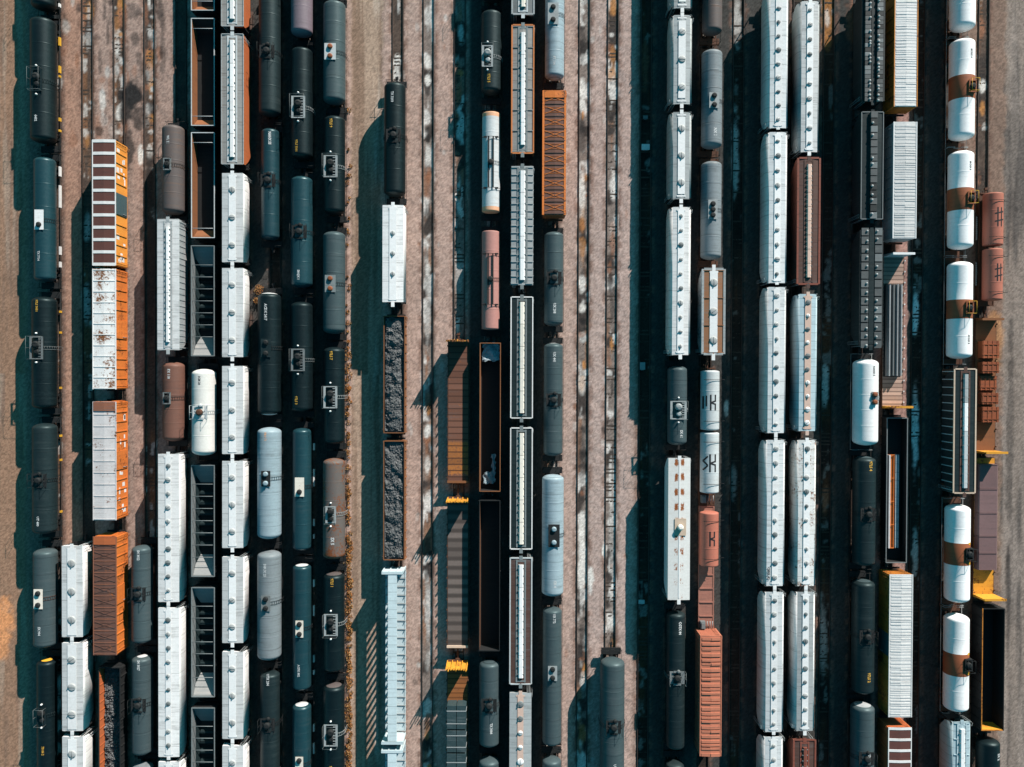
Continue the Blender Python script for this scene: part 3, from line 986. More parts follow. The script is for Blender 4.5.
# ----------------------------------------------------------------- boxcars
def boxcar(loc, L, p):
    """p: side, roof, trim, style (ribs / xpanel / corr / panel), n (panels), door"""
    root = empty('boxcar', loc)
    W, H = p.get('W', 1.55), p.get('H', 4.35)
    side = p['side']
    b = MB()
    b.bb(-W, W, -L / 2, L / 2, 0.95, H - 0.16)
    n = p.get('posts', 11)
    for i in range(n + 1):
        y = -L / 2 + 0.08 + (L - 0.16) * i / n
        if abs(y) < 1.45 and p.get('door'):
            continue
        for s in (-1, 1):
            b.bb(s * (W + 0.045) - 0.05, s * (W + 0.045) + 0.05, y - 0.07, y + 0.07, 1.0, H - 0.22)
    for s in (-1, 1):
        for q in range(9):
            z = 1.25 + q * 0.33
            b.bb(-W + 0.1, W - 0.1, s * (L / 2 + 0.03) - 0.035, s * (L / 2 + 0.03) + 0.035, z, z + 0.12)
        b.bb(s * W - 0.06, s * W + 0.09, -L / 2, L / 2, 0.85, 1.05)
    b.build('body', [side], root)
    style = p['style']
    pan, trim = p['roof'], p.get('trim', p['roof'])
    n = p.get('n', 10)
    b = MB()
    z = H - 0.16
    rw = W + 0.05
    b.prism([(-rw, z + 0.002), (-rw, z + 0.06), (0, z + 0.15), (rw, z + 0.06), (rw, z + 0.002)][::-1], -L / 2 - 0.05, L / 2 + 0.05)

    def zr(x):
        return z + 0.15 - abs(x) / rw * 0.09

    def strip(xa, ya, xb, yb, wd, h, m):
        """a raised strip on the roof between two points on one slope"""
        d = Vector((xb - xa, yb - ya)).normalized()
        nr = Vector((-d.y, d.x)) * wd / 2
        k = len(b.v)
        for (x, y) in ((xa, ya), (xb, yb)):
            for s in (-1, 1):
                b.v.append((x + nr.x * s, y + nr.y * s, zr(x) - 0.02))
                b.v.append((x + nr.x * s, y + nr.y * s, zr(x) + h))
        b.face([k + 1, k + 3, k + 7, k + 5][::-1], m)
        b.face([k + 0, k + 1, k + 5, k + 4], m)
        b.face([k + 2, k + 6, k + 7, k + 3], m)
        b.face([k + 0, k + 2, k + 3, k + 1], m)
        b.face([k + 4, k + 5, k + 7, k + 6], m)

    mats = [pan, trim, p.get('cross', trim), p.get('edgem', trim)]
    if style in ('ribs', 'panel', 'xpanel'):
        rwid = p.get('ribw', 0.16)
        rh = p.get('ribh', 0.07)
        for i in range(n + 1):
            y = -L / 2 + 0.12 + (L - 0.24) * i / n
            for s in (-1, 1):
                strip(0, y, s * rw * 0.995, y, rwid, rh, 1)
        for s in (-1, 1):
            b.bb(s * rw - 0.07 - p.get('edgew', 0), s * rw + 0.05, -L / 2 - 0.05, L / 2 + 0.05, z + 0.0, z + 0.11 + p.get('edgew', 0) * .15, 3)
        if style == 'xpanel':
            pl = (L - 0.24) / n
            for i in range(n):
                ya = -L / 2 + 0.12 + pl * i
                yb = ya + pl
                for s in (-1, 1):
                    strip(0.02 * s, (ya + yb) / 2, s * rw * 0.92, ya + pl * 0.2, 0.10, 0.05, 2)
                    strip(0.02 * s, (ya + yb) / 2, s * rw * 0.92, yb - pl * 0.2, 0.10, 0.05, 2)
                    strip(0.02 * s, ya + pl * 0.3, s * rw * 0.92, ya + pl * 0.3, 0.06, 0.04, 2)
                    strip(0.02 * s, ya + pl * 0.7, s * rw * 0.92, ya + pl * 0.7, 0.06, 0.04, 2)
    elif style == 'corr':
        y = -L / 2 + 0.15
        while y < L / 2 - 0.1:
            stp = random.choice((0.30, 0.34, 0.42, 0.5)) * p.get('pitch', 1.0)
            w2 = stp * 0.52
            for s in (-1, 1):
                strip(0, y, s * (rw - 0.16), y, w2, random.choice((0.02, 0.03, 0.045)) * p.get('deep', 1.0), 2)
            y += stp
        for s in (-1, 1):
            b.bb(s * rw - 0.10, s * rw + 0.04, -L / 2 - 0.05, L / 2 + 0.05, z, z + 0.12, 1)
    b.build('roof', mats, root)
    if p.get('endpanel'):
        b = MB()
        y1 = L / 2 + 0.02
        y0 = y1 - p.get('endlen', 1.2)
        for s in (-1, 1):
            b.prism([(0, zr(0) + 0.075), (s * (rw - 0.05), zr(rw) + 0.075), (s * (rw - 0.05), zr(rw) + 0.10), (0, zr(0) + 0.10)][::-s], y0, y1)
        b.build('roof_end_panel', p['endpanel'], root)
    if p.get('door'):
        dm, dw = p['door']
        for s in (-1, 1):
            b = MB()
            b.bb(s * (W + 0.07) - 0.05, s * (W + 0.07) + 0.05, -dw / 2, dw / 2, 1.0, H - 0.28)
            for q in range(4):
                zz = 1.3 + q * 0.75
                b.bb(s * (W + 0.125) - 0.02, s * (W + 0.125) + 0.02, -dw / 2 + 0.1, dw / 2 - 0.1, zz, zz + 0.1)
            d = b.build('door', dm, root)
            b = MB()
            b.tube((s * (W + 0.19), -dw / 2 + 0.25, 1.2), (s * (W + 0.19), -dw / 2 + 0.25, 2.4), 0.03, 0, 6)
            for zz in (1.25, 2.35):
                b.tube((s * (W + 0.10), -dw / 2 + 0.25, zz), (s * (W + 0.19), -dw / 2 + 0.25, zz), 0.025, 0, 5)
            b.build('handle', M_GALV, d)
    if p.get('sidepatch'):
        r2 = random.Random(p['sidepatch'])
        for i in range(18):
            y = r2.uniform(-L / 2 + 0.5, L / 2 - 1.2)
            zz = r2.uniform(1.2, 3.2)
            if abs(y) < 1.6 and p.get('door'):
                continue
            b = MB()
            b.bb(W + 0.002, W + 0.012, y, y + r2.uniform(0.4, 1.0), zz, zz + r2.uniform(0.3, 0.8))
            b.build('side_placard', M_TRIMW, root)
    for s in (-1, 1):
        for (lx, ly, zz, ax) in ((W + 0.16, s * (L / 2 - 0.4), 0.5, 'y'), (-W - 0.16, s * (L / 2 - 0.4), 0.5, 'y'), (s * (W - 0.45), s * (L / 2 + 0.14), 0.8, 'x')):
            b = MB()
            ladder_mb(b, lx, ly, zz, H - 0.3, ax)
            b.build('ladder', p.get('ladm', side), root)
    b = MB()
    b.bb(-0.3, 0.3, -L / 2 - 0.25, L / 2 + 0.25, 0.58, 0.95)
    for s in (-1, 1):
        b.bb(-1.35, 1.35, s * (L / 2 + 0.2) - 0.15, s * (L / 2 + 0.2) + 0.15, 0.86, 0.94)
    b.build('underframe', M_DARK if p.get('gear', 'dark') == 'dark' else M_GEARR, root)
    gear(root, L / 2 + 0.25, p.get('gear', 'dark'), 2.2)
    return root


# ----------------------------------------------------------------- gondolas and open hoppers
def gondola(loc, L, p):
    """p: out (outside steel), inn (inside steel), rim, top (height), W"""
    root = empty(p.get('name', 'gondola'), loc)
    W, T = p.get('W', 1.5), p.get('top', 2.7)
    out, inn, rim = p['out'], p['inn'], p['rim']
    t = 0.06
    for s in (-1, 1):
        b = MB()
        b.bb(s * W - t / 2, s * W + t / 2, -L / 2, L / 2, 1.0, T, 0)
        # inner skin
        b.bb(s * (W - t / 2 - 0.02) - 0.012, s * (W - t / 2 - 0.02) + 0.012, -L / 2 + 0.08, L / 2 - 0.08, 1.06, T - 0.01, 1)
        n = p.get('posts', int(L / 1.25))
        for i in range(n + 1):
            y = -L / 2 + 0.1 + (L - 0.2) * i / n
            b.bb(s * (W + 0.08) - 0.06, s * (W + 0.08) + 0.06, y - 0.06, y + 0.06, 0.95, T - 0.1, 0)
            if p.get('instakes'):
                b.bb(s * (W - 0.10) - 0.035, s * (W - 0.10) + 0.035, y - 0.05, y + 0.05, 1.06, T - 0.04, 1)
        b.build('side_wall', [out, inn if s < 0 else p.get('innr', inn)], root)
        b = MB()
        b.bb(-W + t, W - t, s * (L / 2 - 0.03) - 0.03, s * (L / 2 - 0.03) + 0.03, 1.0, T, 0)
        b.bb(-W + t + 0.03, W - t - 0.03, s * (L / 2 - 0.08) - 0.012, s * (L / 2 - 0.08) + 0.012, 1.06, T - 0.01, 1)
        for q in range(3):
            b.bb(-W + 0.15, W - 0.15, s * (L / 2 + 0.04) - 0.04, s * (L / 2 + 0.04) + 0.04, 1.2 + q * 0.5, 1.34 + q * 0.5, 0)
        b.build('end_wall', [out, p.get('inne', inn)], root)
    b = MB()
    rw = p.get('rimw', 0.075)
    for s in (-1, 1):
        b.bb(s * W - rw, s * W + rw, -L / 2 - 0.02, L / 2 + 0.02, T, T + 0.09, 1 if s > 0 else 0)
        b.bb(-W + rw + 0.001, W - rw - 0.001, s * (L / 2 - 0.02) - rw, s * (L / 2 - 0.02) + rw, T + 0.002, T + 0.088, 1 if s > 0 else 0)
    b.build('top_rim', [rim, p.get('rimr', rim)], root)
    b = MB()
    b.bb(-W + 0.05, W - 0.05, -L / 2 + 0.05, L / 2 - 0.05, 0.95, 1.05)
    b.build('floor', p.get('floor', inn), root)
    if p.get('braces'):
        for i in range(p['braces']):
            y = -L / 2 + L * (i + 1) / (p['braces'] + 1)
            b = MB()
            b.tube((-W + 0.05, y, T - 0.15), (W - 0.05, y, T - 0.15), 0.05, 0, 6)
            b.build('cross_brace', p.get('bracem', rim), root)
    if p.get('bays'):
        # sloped ends and cross ridges of an open hopper, with pockets between
        n = p['bays']
        sm = p['slope']
        e = L / 2 - 0.12
        sl = p.get('sl', 2.6)
        for s in (-1, 1):
            b = MB()
            k = len(b.v)
            for (x, y, z) in ((-W + 0.08, s * e, T - 0.35), (W - 0.08, s * e, T - 0.35), (W - 0.08, s * (e - sl), 1.12), (-W + 0.08, s * (e - sl), 1.12),
                              (-W + 0.08, s * e, T - 0.43), (W - 0.08, s * e, T - 0.43), (W - 0.08, s * (e - sl), 1.04), (-W + 0.08, s * (e - sl), 1.04)):
                b.v.append((x, y, z))
            fs = ((0, 1, 2, 3), (7, 6, 5, 4), (0, 4, 5, 1), (1, 5, 6, 2), (2, 6, 7, 3), (3, 7, 4, 0))
            for f in fs:
                b.face([k + i for i in (f if s < 0 else f[::-1])])
            b.build('slope_sheet', sm if s < 0 else p.get('slopeu', sm), root)
        span = 2 * (e - sl)
        for i in range(1, n if p.get('ridges', True) else 1):
            y = -span / 2 + span * i / n
            b = MB()
            w = span / n * 0.36
            k = len(b.v)
            for x in (-W + 0.62, W - 0.55):
                b.v += [(x, y - w, 1.08), (x, y - 0.12, 1.65), (x, y + 0.12, 1.65), (x, y + w, 1.08)]
            for f in ((0, 4, 5, 1), (1, 5, 6, 2), (2, 6, 7, 3), (3, 2, 1, 0)[::-1], (4, 5, 6, 7)[::-1]):
                b.face([k + j for j in f][::-1])
            b.build('cross_ridge', p.get('ridgem', sm), root)
        b = MB()
        for s in (-1, 1):
            b.prism([(s * (W - 0.07), 1.06), (s * (W - 0.07), 1.9), (s * (W - 0.55), 1.06)][::s], -e + 0.3, e - 0.3)
        if p.get('ridges', True):
            b.build('side_slope', p.get('ridgem', sm), root)
        for i in range(n):
            y = -span / 2 + span * (i + 0.0) / max(1, n - 1)
            b = MB()
            b.tube((-W + 0.05, y, T - 0.12), (W - 0.05, y, T - 0.12), 0.045, 0, 6)
            b.build('cross_brace', rim, root)
    b = MB()
    b.bb(-0.3, 0.3, -L / 2 - 0.3, L / 2 + 0.3, 0.58, 0.94)
    for s in (-1, 1):
        b.bb(-1.35, 1.35, s * (L / 2 + 0.22) - 0.14, s * (L / 2 + 0.22) + 0.14, 0.86, 0.95)
    b.build('underframe', M_DARK, root)
    for s in (-1, 1):
        b = MB()
        ladder_mb(b, s * (W + 0.16), s * (L / 2 - 0.4), 0.5, T, 'y')
        b.build('ladder', out, root)
    gear(root, L / 2 + 0.3, 'dark', 2.0)
    return root


def vnoise(x, y, scale, seed):
    rnd = np.random.RandomState(seed)
    g = rnd.rand(257, 257)
    fx = np.mod(x / scale, 256.0)
    fy = np.mod(y / scale, 256.0)
    ix = fx.astype(int)
    iy = fy.astype(int)
    tx = fx - ix
    ty = fy - iy
    tx = tx * tx * (3 - 2 * tx)
    ty = ty * ty * (3 - 2 * ty)
    a = g[iy, ix] * (1 - tx) + g[iy, ix + 1] * tx
    b = g[iy + 1, ix] * (1 - tx) + g[iy + 1, ix + 1] * tx
    return a * (1 - ty) + b * ty


def sstep(x, a, b):
    t = np.clip((x - a) / (b - a), 0, 1)
    return t * t * (3 - 2 * t)


def fbm(x, y, s, seed):
    return (vnoise(x, y, s, seed) + 0.5 * vnoise(x, y, s / 2.1, seed + 1) + 0.25 * vnoise(x, y, s / 4.3, seed + 2)) / 1.75


def coal_heap(loc, L, W, z0, peak, name='coal_load', mat=None, seed=0, rough=0.16, lumps=0.3):
    """heaped coal: a rough grid, higher along the middle in several dumped heaps"""
    rnd = np.random.RandomState(seed)
    nx, ny = 26, int(L / 0.13)
    b = MB()
    heaps = [(rnd.uniform(-0.3, 0.3), -L / 2 + L * (i + 0.5) / max(3, int(L / 2.3)) + rnd.uniform(-0.3, 0.3), rnd.uniform(0.75, 1.0)) for i in range(max(3, int(L / 2.3)))]
    X = np.linspace(-W, W, nx)
    Y = np.linspace(-L / 2, L / 2, ny)
    GX, GY = np.meshgrid(X + 40.0, Y + 40.0)
    lump = 0.55 * vnoise(GX, GY, 0.9, seed + 50) + 0.30 * vnoise(GX, GY, 0.42, seed + 51) + 0.15 * vnoise(GX, GY, 0.2, seed + 52)
    for j, y in enumerate(Y):
        for i, x in enumerate(X):
            h = 0
            for (hx, hy, hp) in heaps:
                d = math.hypot((x - hx) / 1.15, (y - hy) / 1.35)
                h = max(h, hp * max(0.0, 1 - d ** 1.5 * 0.8))
            e = 1.0 if 0 < i < nx - 1 and 0 < j < ny - 1 else 0.0
            b.v.append((x + e * rnd.uniform(-0.03, 0.03), y + e * rnd.uniform(-0.03, 0.03),
                        z0 + peak * h + e * (lump[j, i] - 0.5) * 0.75 + e * (rnd.rand() - 0.5) * rough + e * (rnd.rand() ** 6) * lumps))
    for j in range(ny - 1):
        for i in range(nx - 1):
            a = j * nx + i
            b.face([a, a + 1, a + nx + 1, a + nx])
    o = b.build(name, mat)
    o.location = loc
    return o


# ----------------------------------------------------------------- flatcars
def flatcar(loc, L, p):
    """p: deck, ends (list of (side, paint, height)), sill, stakes"""
    root = empty(p.get('name', 'bulkhead_flatcar'), loc)
    W = p.get('W', 1.45)
    b = MB()
    b.bb(-W, W, -L / 2, L / 2, 1.02, 1.12)
    b.build('deck', p['deck'], root)
    um = p.get('sill', M_GEARR)
    b = MB()
    b.bb(-0.3, 0.3, -L / 2 - 0.3, L / 2 + 0.3, 0.58, 1.0)
    for s in (-1, 1):
        b.bb(s * (W + 0.04) - 0.05, s * (W + 0.04) + 0.05, -L / 2, L / 2, 0.75, 1.10)
        b.bb(-W, W, s * (L / 2 + 0.06) - 0.05, s * (L / 2 + 0.06) + 0.05, 0.8, 1.10)
    b.build('underframe', um, root)
    n = p.get('stakes', 0)
    for s in p.get('stakeside', (-1, 1)):
        for i in range(n):
            y = -L / 2 + 0.8 + (L - 1.6) * i / max(1, n - 1)
            b = MB()
            b.bb(s * (W + 0.12) - 0.07, s * (W + 0.12) + 0.07, y - 0.10, y + 0.10, 0.8, 1.30)
            b.build('stake_pocket', p.get('stakem', um), root)
    for (s, pm, h) in p.get('ends', []):
        b = MB()
        y = s * (L / 2 - 0.20)
        comb = p.get('teeth') and s == p['teeth']
        b.bb(-W - 0.08, W + 0.08, y - 0.06, y + 0.06, 1.12, h - (p.get('combh', 1.0) if comb else 0))
        if comb:
            b.bb(-W - 0.10, W + 0.10, y - 0.10, y + 0.10, h - p.get('combh', 1.0), h - p.get('combh', 1.0) + .14)
        else:
            b.bb(-W - 0.10, W + 0.10, y - 0.16, y + 0.16, h, h + 0.12)
        for x in (-W, -W / 2, 0, W / 2, W):
            b.prism([(x - 0.06, 1.12), (x + 0.06, 1.12), (x + 0.06, h), (x - 0.06, h)], 0, 0, 0, False, True,
                    [min(y + s * 0.06, y + s * 0.30)] * 2 + [min(y + s * 0.06, y + s * 0.14)] * 2,
                    [max(y + s * 0.06, y + s * 0.30)] * 2 + [max(y + s * 0.06, y + s * 0.14)] * 2)
        bk = b.build('bulkhead', pm, root)
        if p.get('teeth') and s == p['teeth']:
            for i in range(9):
                x = -W + 2 * W * i / 8
                b = MB()
                hh = h + random.uniform(-0.5, 0.45) * p.get('combh', 1.0)
                b.box((x + random.uniform(-.06, .06), y + random.uniform(0.0, 0.12), (h - 1.1 + hh) / 2), (random.uniform(.09, .17), 0.10, hh - h + 1.1), 0, 0, random.uniform(-0.35, 0.2))
                b.build('stake', p.get('teethm', pm), bk)
    gear(root, L / 2 + 0.3, 'rust', 2.2)
    return root


def centerbeam(loc, L, p):
    root = empty('centerbeam_flatcar', loc)
    m = p['paint']
    W = 1.45
    H = 4.15
    b = MB()
    b.bb(-0.35, 0.35, -L / 2 + 0.35, L / 2 - 0.35, 0.85, 1.0)
    for s in (-1, 1):
        b.bb(s * (W - 0.06) - 0.08, s * (W - 0.06) + 0.08, -L / 2 + 0.35, L / 2 - 0.35, 0.72, 1.06)
    n = p.get('n', 19)
    for i in range(n + 1):
        y = -L / 2 + 0.5 + (L - 1.0) * i / n
        b.bb(-W + 0.02, W - 0.02, y - 0.05, y + 0.05, 1.0, 1.03)
    b.bb(-W + 0.02, W - 0.02, -L / 2 + 0.36, L / 2 - 0.36, 0.93, 0.99)
    b.build('deck', m, root)
    for i in range(n + 1):
        y = -L / 2 + 0.5 + (L - 1.0) * i / n
        b = MB()
        b.bb(-W - 0.04, W + 0.04, y - 0.06, y + 0.06, 1.035, 1.10)
        for s in (-1, 1):
            b.prism([(s * (W + 0.02), 1.10), (s * (W - 0.12), 1.10), (s * (W - 0.05), 1.35), (s * (W + 0.02), 1.35)][::s], y - 0.05, y + 0.05)
        b.build('crossbearer', M_GALV, root)
    b = MB()
    b.bb(-0.62, 0.62, -L / 2 + 0.4, L / 2 - 0.4, H, H + 0.10)
    b.bb(-0.62, -0.54, -L / 2 + 0.4, L / 2 - 0.4, H - 0.22, H)
    b.bb(0.54, 0.62, -L / 2 + 0.4, L / 2 - 0.4, H - 0.22, H)
    b.build('top_chord', m, root)
    for i in range(n + 1):
        y = -L / 2 + 0.5 + (L - 1.0) * i / n
        b = MB()
        b.bb(-0.13, 0.13, y - 0.12, y + 0.12, 1.10, H - 0.002)
        b.build('post', m, root)
    for s in (-1, 1):
        b = MB()
        y = s * (L / 2 - 0.18)
        b.bb(-W - 0.05, W + 0.05, y - 0.08, y + 0.08, 1.0, H + 0.05)
        b.bb(-W - 0.08, W + 0.08, y - 0.2, y + 0.2, H + 0.05, H + 0.16)
        for x in (-W, -0.5, 0.5, W):
            b.bb(x - 0.07, x + 0.07, min(y + s * 0.08, y + s * 0.24), max(y + s * 0.08, y + s * 0.24), 1.0, H)
        b.build('bulkhead', m, root)
    b = MB()
    b.bb(-0.28, 0.28, -L / 2 - 0.3, L / 2 + 0.3, 0.55, 0.85)
    b.build('underframe', M_DARK, root)
    b = MB()
    for s in (-1, 1):
        for i in range(10):
            y = -L / 2 + 1 + (L - 2) * i / 9
            b.bb(s * (W + 0.03) - 0.05, s * (W + 0.03) + 0.05, y - 0.12, y + 0.12, 0.7, 0.95)
    b.build('winch', M_GALV, root)
    gear(root, L / 2 + 0.3, 'dark', 2.2)
    return root
M_COAL = paint('coal', (0.075, 0.082, 0.085), dirt=0.5, dirtcol=(0.13, 0.135, 0.135), rough=0.5, bump=0.5)
# ----------------------------------------------------------------- the tracks of the yard (world x of each centre line)
MEASURED = {1: [(46.4, 600, 2.7)], 2: [(72, 600, 4.6)], 3: [(103.9, 330, 4.65)], 4: [(142.5, 600, 2.7)], 5: [(168.3, 450, 4.6)],
            6: [(202.5, 80, 3.3), (203.8, 650, 3.3)], 7: [(232.4, 265, 4.6)], 8: [(270, 350, 2.7)], 9: [(301.9, 360, 2.7)], 10: [(334.4, 390, 2.7)],
            11: [(395.1, 140, 2.7)], 12: [(428, 383, 0)], 13: [(458.3, 420, 1.3)], 14: [(490.7, 280, 2.7)], 15: [(521.8, 350, 4.6)], 16: [(553.2, 400, 2.7)],
            17: [(583, 383, 0)], 18: [(612.2, 710, 2.9)], 19: [(645, 250, 0)], 20: [(681.7, 100, 4.6)], 21: [(711, 180, 2.7)], 22: [(737, 250, 0)],
            23: [(778.3, 60, 4.6), (774.7, 600, 4.6)], 24: [(810, 60, 4.6), (805.6, 600, 4.6)], 25: [(827, 250, 0)], 26: [(864.3, 400, 2.8), (862.4, 680, 2.8)],
            27: [(905.5, 50, 4.6), (902, 650, 4.6)], 28: [(915.5, 420, 0)], 29: [(961, 90, 2.8), (955.6, 640, 2.8)], 30: [(992.9, 220, 2.8)]}
TX = {k: sum(at(*q)[0] for q in v) / len(v) for k, v in MEASURED.items()}
ROW = {1: 'leftmost row', 2: 'second row from left', 3: 'third row from left', 4: 'fourth row from left',
       5: 'fifth row from left', 6: 'sixth row from left', 7: 'seventh row from left', 8: 'eighth row from left',
       9: 'ninth row from left', 10: 'tenth row from left', 11: 'row right of dirt road', 13: 'bulkhead flatcar row',
       14: 'row right of bulkhead flatcars', 15: 'middle trough hopper row', 16: 'row right of trough hoppers',
       18: 'nearly empty middle track', 20: 'eighth row from right', 21: 'seventh row from right',
       23: 'sixth row from right', 24: 'fifth row from right', 26: 'fourth row from right',
       27: 'third row from right', 29: 'second row from right', 30: 'rightmost row'}
ORD = ['topmost', 'second from top', 'third from top', 'fourth from top', 'fifth from top', 'sixth from top',
       'seventh from top', 'eighth from top', 'ninth from top', 'tenth from top', 'eleventh from top']
CARS = []


def C(t, v0, v1, kind, look, cat, group, **p):
    CARS.append((t, v0, v1, kind, look, cat, group, p))


# group phrases
G_DT, G_GT, G_WT = 'dark tank cars in the yard', 'grey tank cars in the yard', 'white tank cars in the yard'
G_WH, G_TH, G_BX = 'white covered hoppers in the yard', 'trough hatch hoppers in the yard', 'boxcars in the yard'
G_OH, G_GO, G_FL, G_RB = 'open top hoppers in the yard', 'gondolas in the yard', 'flatcars in the yard', 'rust banded white tank cars'
G_TW = 'twin barrel tank cars in the yard'
G_DH = 'dark covered hoppers in the yard'


def T(t, v0, v1, look, group, **p):
    C(t, v0, v1, tank_car, look, 'tank car', group, **p)


WHITE3 = dict(body=M_WHOP, roof=M_WROOF, board=M_WBOARD, hatch=('round', 3, 0.50), span=0.62, bw=0.62, shape='round')
PEL = dict(body=M_PEARL, roof=M_PEARL, board=M_WBOARD, hatch=('round', 10, 0.33), span=0.88, bw=0.44, shape='wide', jit=0.05)
DKT = [(1.5, 1.6), (-2.6, 0.9)]
# T1 leftmost row
T(1, -92, 11, 'black tank car cut by the top edge', G_DT, R=1.6, paint=M_BLACK, plat='spider', rail=M_BLACK, ticks=[(-4, .9), (-6, .5)])
T(1, 20, 144, 'long black tank car with dim platform', G_DT, R=1.68, paint=M_BLACK, plat='grid', pc=M_CHAR, pv=82, pw=1.6, text='6402', tv=116, tx=-.35, ts=.5, rail=M_DARK,
  ticks=[(6.2, 1.2), (2.2, 1.0), (1.2, .3), (-5, .5), (-6.6, .3)], tickm=M_YELLOW)
T(1, 158, 282, 'dark blue tank car with white hatch platform', G_DT, R=1.42, paint=M_BLUE, plat='white', pc=M_WBOARD, pv=220, hatches=1, pw=1.25, pl=2.8, text='TX 7714', tv=251, tx=-.3, ts=.42,
  ticks=[(7.2, 1.4), (3.6, 3.2), (-4.2, 1.2), (-6.2, .8)])
T(1, 297, 409, 'black tank car with yellow lettering at upper end', G_DT, R=1.62, paint=M_BLACK, plat='grid', pc=M_STEEL, pv=348, pw=1.9, pl=3.2, px=-.2, text='97LS 3031', ink=M_INKY, tv=300, tx=-.35, ts=.44,
  ticks=[(6.0, .3), (3, .3), (-5, .3)], tickm=M_YELLOW)
T(1, 423, 533, 'charcoal tank car with white lettering near lower end', G_DT, R=1.62, paint=M_CHAR, plat='spider', pv=480, text='UT 480', tv=516, tx=-.3, ts=.46, tsx=.9,
  ticks=[(6.0, .3), (2.5, .3), (-5, .3)], tickm=M_YELLOW)
T(1, 548, 646, 'slate tank car with white plate and rusty strap', G_GT, R=1.58, paint=M_SLATE, plat='white', pc=M_WARM, pv=598, pw=1.25, pl=2.8, text='SX 904', tv=626, tx=-.2, ts=.46, lad=M_GEARR, px=-.1)
T(1, 659, 776, 'narrow black tank car with yellow lettering, beside hoppers', G_DT, R=1.30, paint=M_BLACK, plat='grid', pc=M_CHAR, pv=716, pw=1.3, pl=2.4, text='73106 2', ink=M_INKY, tv=747, tx=-.05, ts=.42, head=M_YELLOW, headlen=.10, headwhich='top')
# T2
W2 = dict(WHITE3, ladm=M_WBOARD)
C(2, 546, 637, hopper, 'white three hatch hopper, uppermost', 'hopper car', G_WH, **W2)
C(2, 643, 731, hopper, 'white three hatch hopper with small orange lettering', 'hopper car', G_WH, **W2)
C(2, 737, 826, hopper, 'white hopper cut by the bottom edge', 'hopper car', G_WH, **W2)
# T3 boxcars
C(3, 140, 265, boxcar, 'amber boxcar with white ribbed brown roof panels', 'boxcar', G_BX, side=M_AMBER, roof=M_BRPANEL, trim=M_TRIMW, style='ribs', n=10, ribw=.42, ribh=.05, posts=12, door=(M_TEALDOOR, 3.0), sidepatch=5)
C(3, 269, 389, boxcar, 'orange boxcar with rust patched white roof', 'boxcar', G_BX, side=M_ORANGE, roof=M_PANELW, trim=M_TRIMW, style='panel', n=11, ribw=.14, ribh=.05, posts=12, door=(M_ORANGE, 2.6))
C(3, 402, 520, boxcar, 'orange boxcar with greyish white roof and brown end panel', 'boxcar', G_BX, side=M_ORANGE, roof=M_PANELGR, trim=M_PANELGR, style='panel', n=10, ribw=.12, ribh=.05, posts=12, endpanel=M_RUSTROOF, endlen=1.3, sidepatch=9, door=(M_ORANGE, 2.6))
C(3, 537, 655, boxcar, 'rust orange boxcar with diagonally braced brown roof', 'boxcar', G_BX, side=M_ORANGE, roof=M_XPANEL, trim=M_RUSTROOF, cross=M_XPANEL, style='xpanel', n=10, ribw=.10, ribh=.04, posts=12, door=(M_ORANGE, 2.6), endpanel=M_RUSTBOX, endlen=1.1)
C(3, 667, 790, gondola, 'dark gondola of coal with orange inner wall', 'gondola', G_GO, out=M_GDARK, inn=M_RUSTBOX, innr=M_GDARK, inne=M_GDARK, rim=M_GDARK, top=3.0, W=1.52, coal=(1.55, .3, 3), rimw=.06, instakes=True)  # shade painted inside: right and end walls black, sunlit left wall orange
# T4
T(4, 545, 642, 'slate tank car with dark spidery valve rails, uppermost', G_GT, R=1.42, paint=M_SLATE, plat='spider', pv=594, text='SH 3022', tv=550, tx=-.1, ts=.46)
T(4, 655, 753, 'slate tank car with dark spidery valve rails, middle', G_GT, R=1.42, paint=M_SLATE, plat='spider', pv=705, text='SH 3027', tv=660, tx=-.1, ts=.46, head=M_END, headlen=.08, headwhich='top')
T(4, 763, 860, 'grey tank car barely entering at the bottom edge', G_GT, R=1.42, paint=M_GREY, plat='spider')
# T5
T(5, 126, 215, 'brownish grey tank car with valve platform', G_DT, R=1.5, paint=M_BRGREY, plat='boxframe', pc=M_STEEL, hm=M_DARK, pv=165, px=-.2, text='WL 21', tv=136, tx=-.3, ts=.46)
C(5, 219, 350, hopper, 'pale grey trough hopper with ribbed right side', 'hopper car', G_TH, body=M_LGREY, roof=M_WROOF, board=M_LGREY, hatch=('trough', 7, .26), hm=M_WBOARD, span=.88, shape='flat', ribs=22, rbh=.06)
T(5, 362, 441, 'brown tank car with white lettering', G_DT, R=1.5, paint=M_BROWN, plat='boxframe', pc=M_STEEL, hm=M_DARK, pv=398, px=-.3, text='PX 118', tv=369, tx=-.25, ts=.5, lad=M_GEARR)
C(5, 454, 602, hopper, 'long white hopper with alternating dark hatches, upper', 'hopper car', G_WH, body=M_WHOP, roof=M_WHOP, board=M_WBOARD, hatch=('round', 10, .34), bw=.40, shape='round', jit=.04)
C(5, 608, 757, hopper, 'long white hopper with alternating dark hatches, lower', 'hopper car', G_WH, body=M_WHOP, roof=M_WHOP, board=M_WBOARD, hatch=('round', 10, .34), bw=.40, shape='round', jit=.04)
C(5, 762, 900, hopper, 'white hopper barely entering at the bottom edge', 'hopper car', G_WH, body=M_WHOP, roof=M_WHOP, board=M_WBOARD, hatch=('round', 10, .34), bw=.40, shape='round')
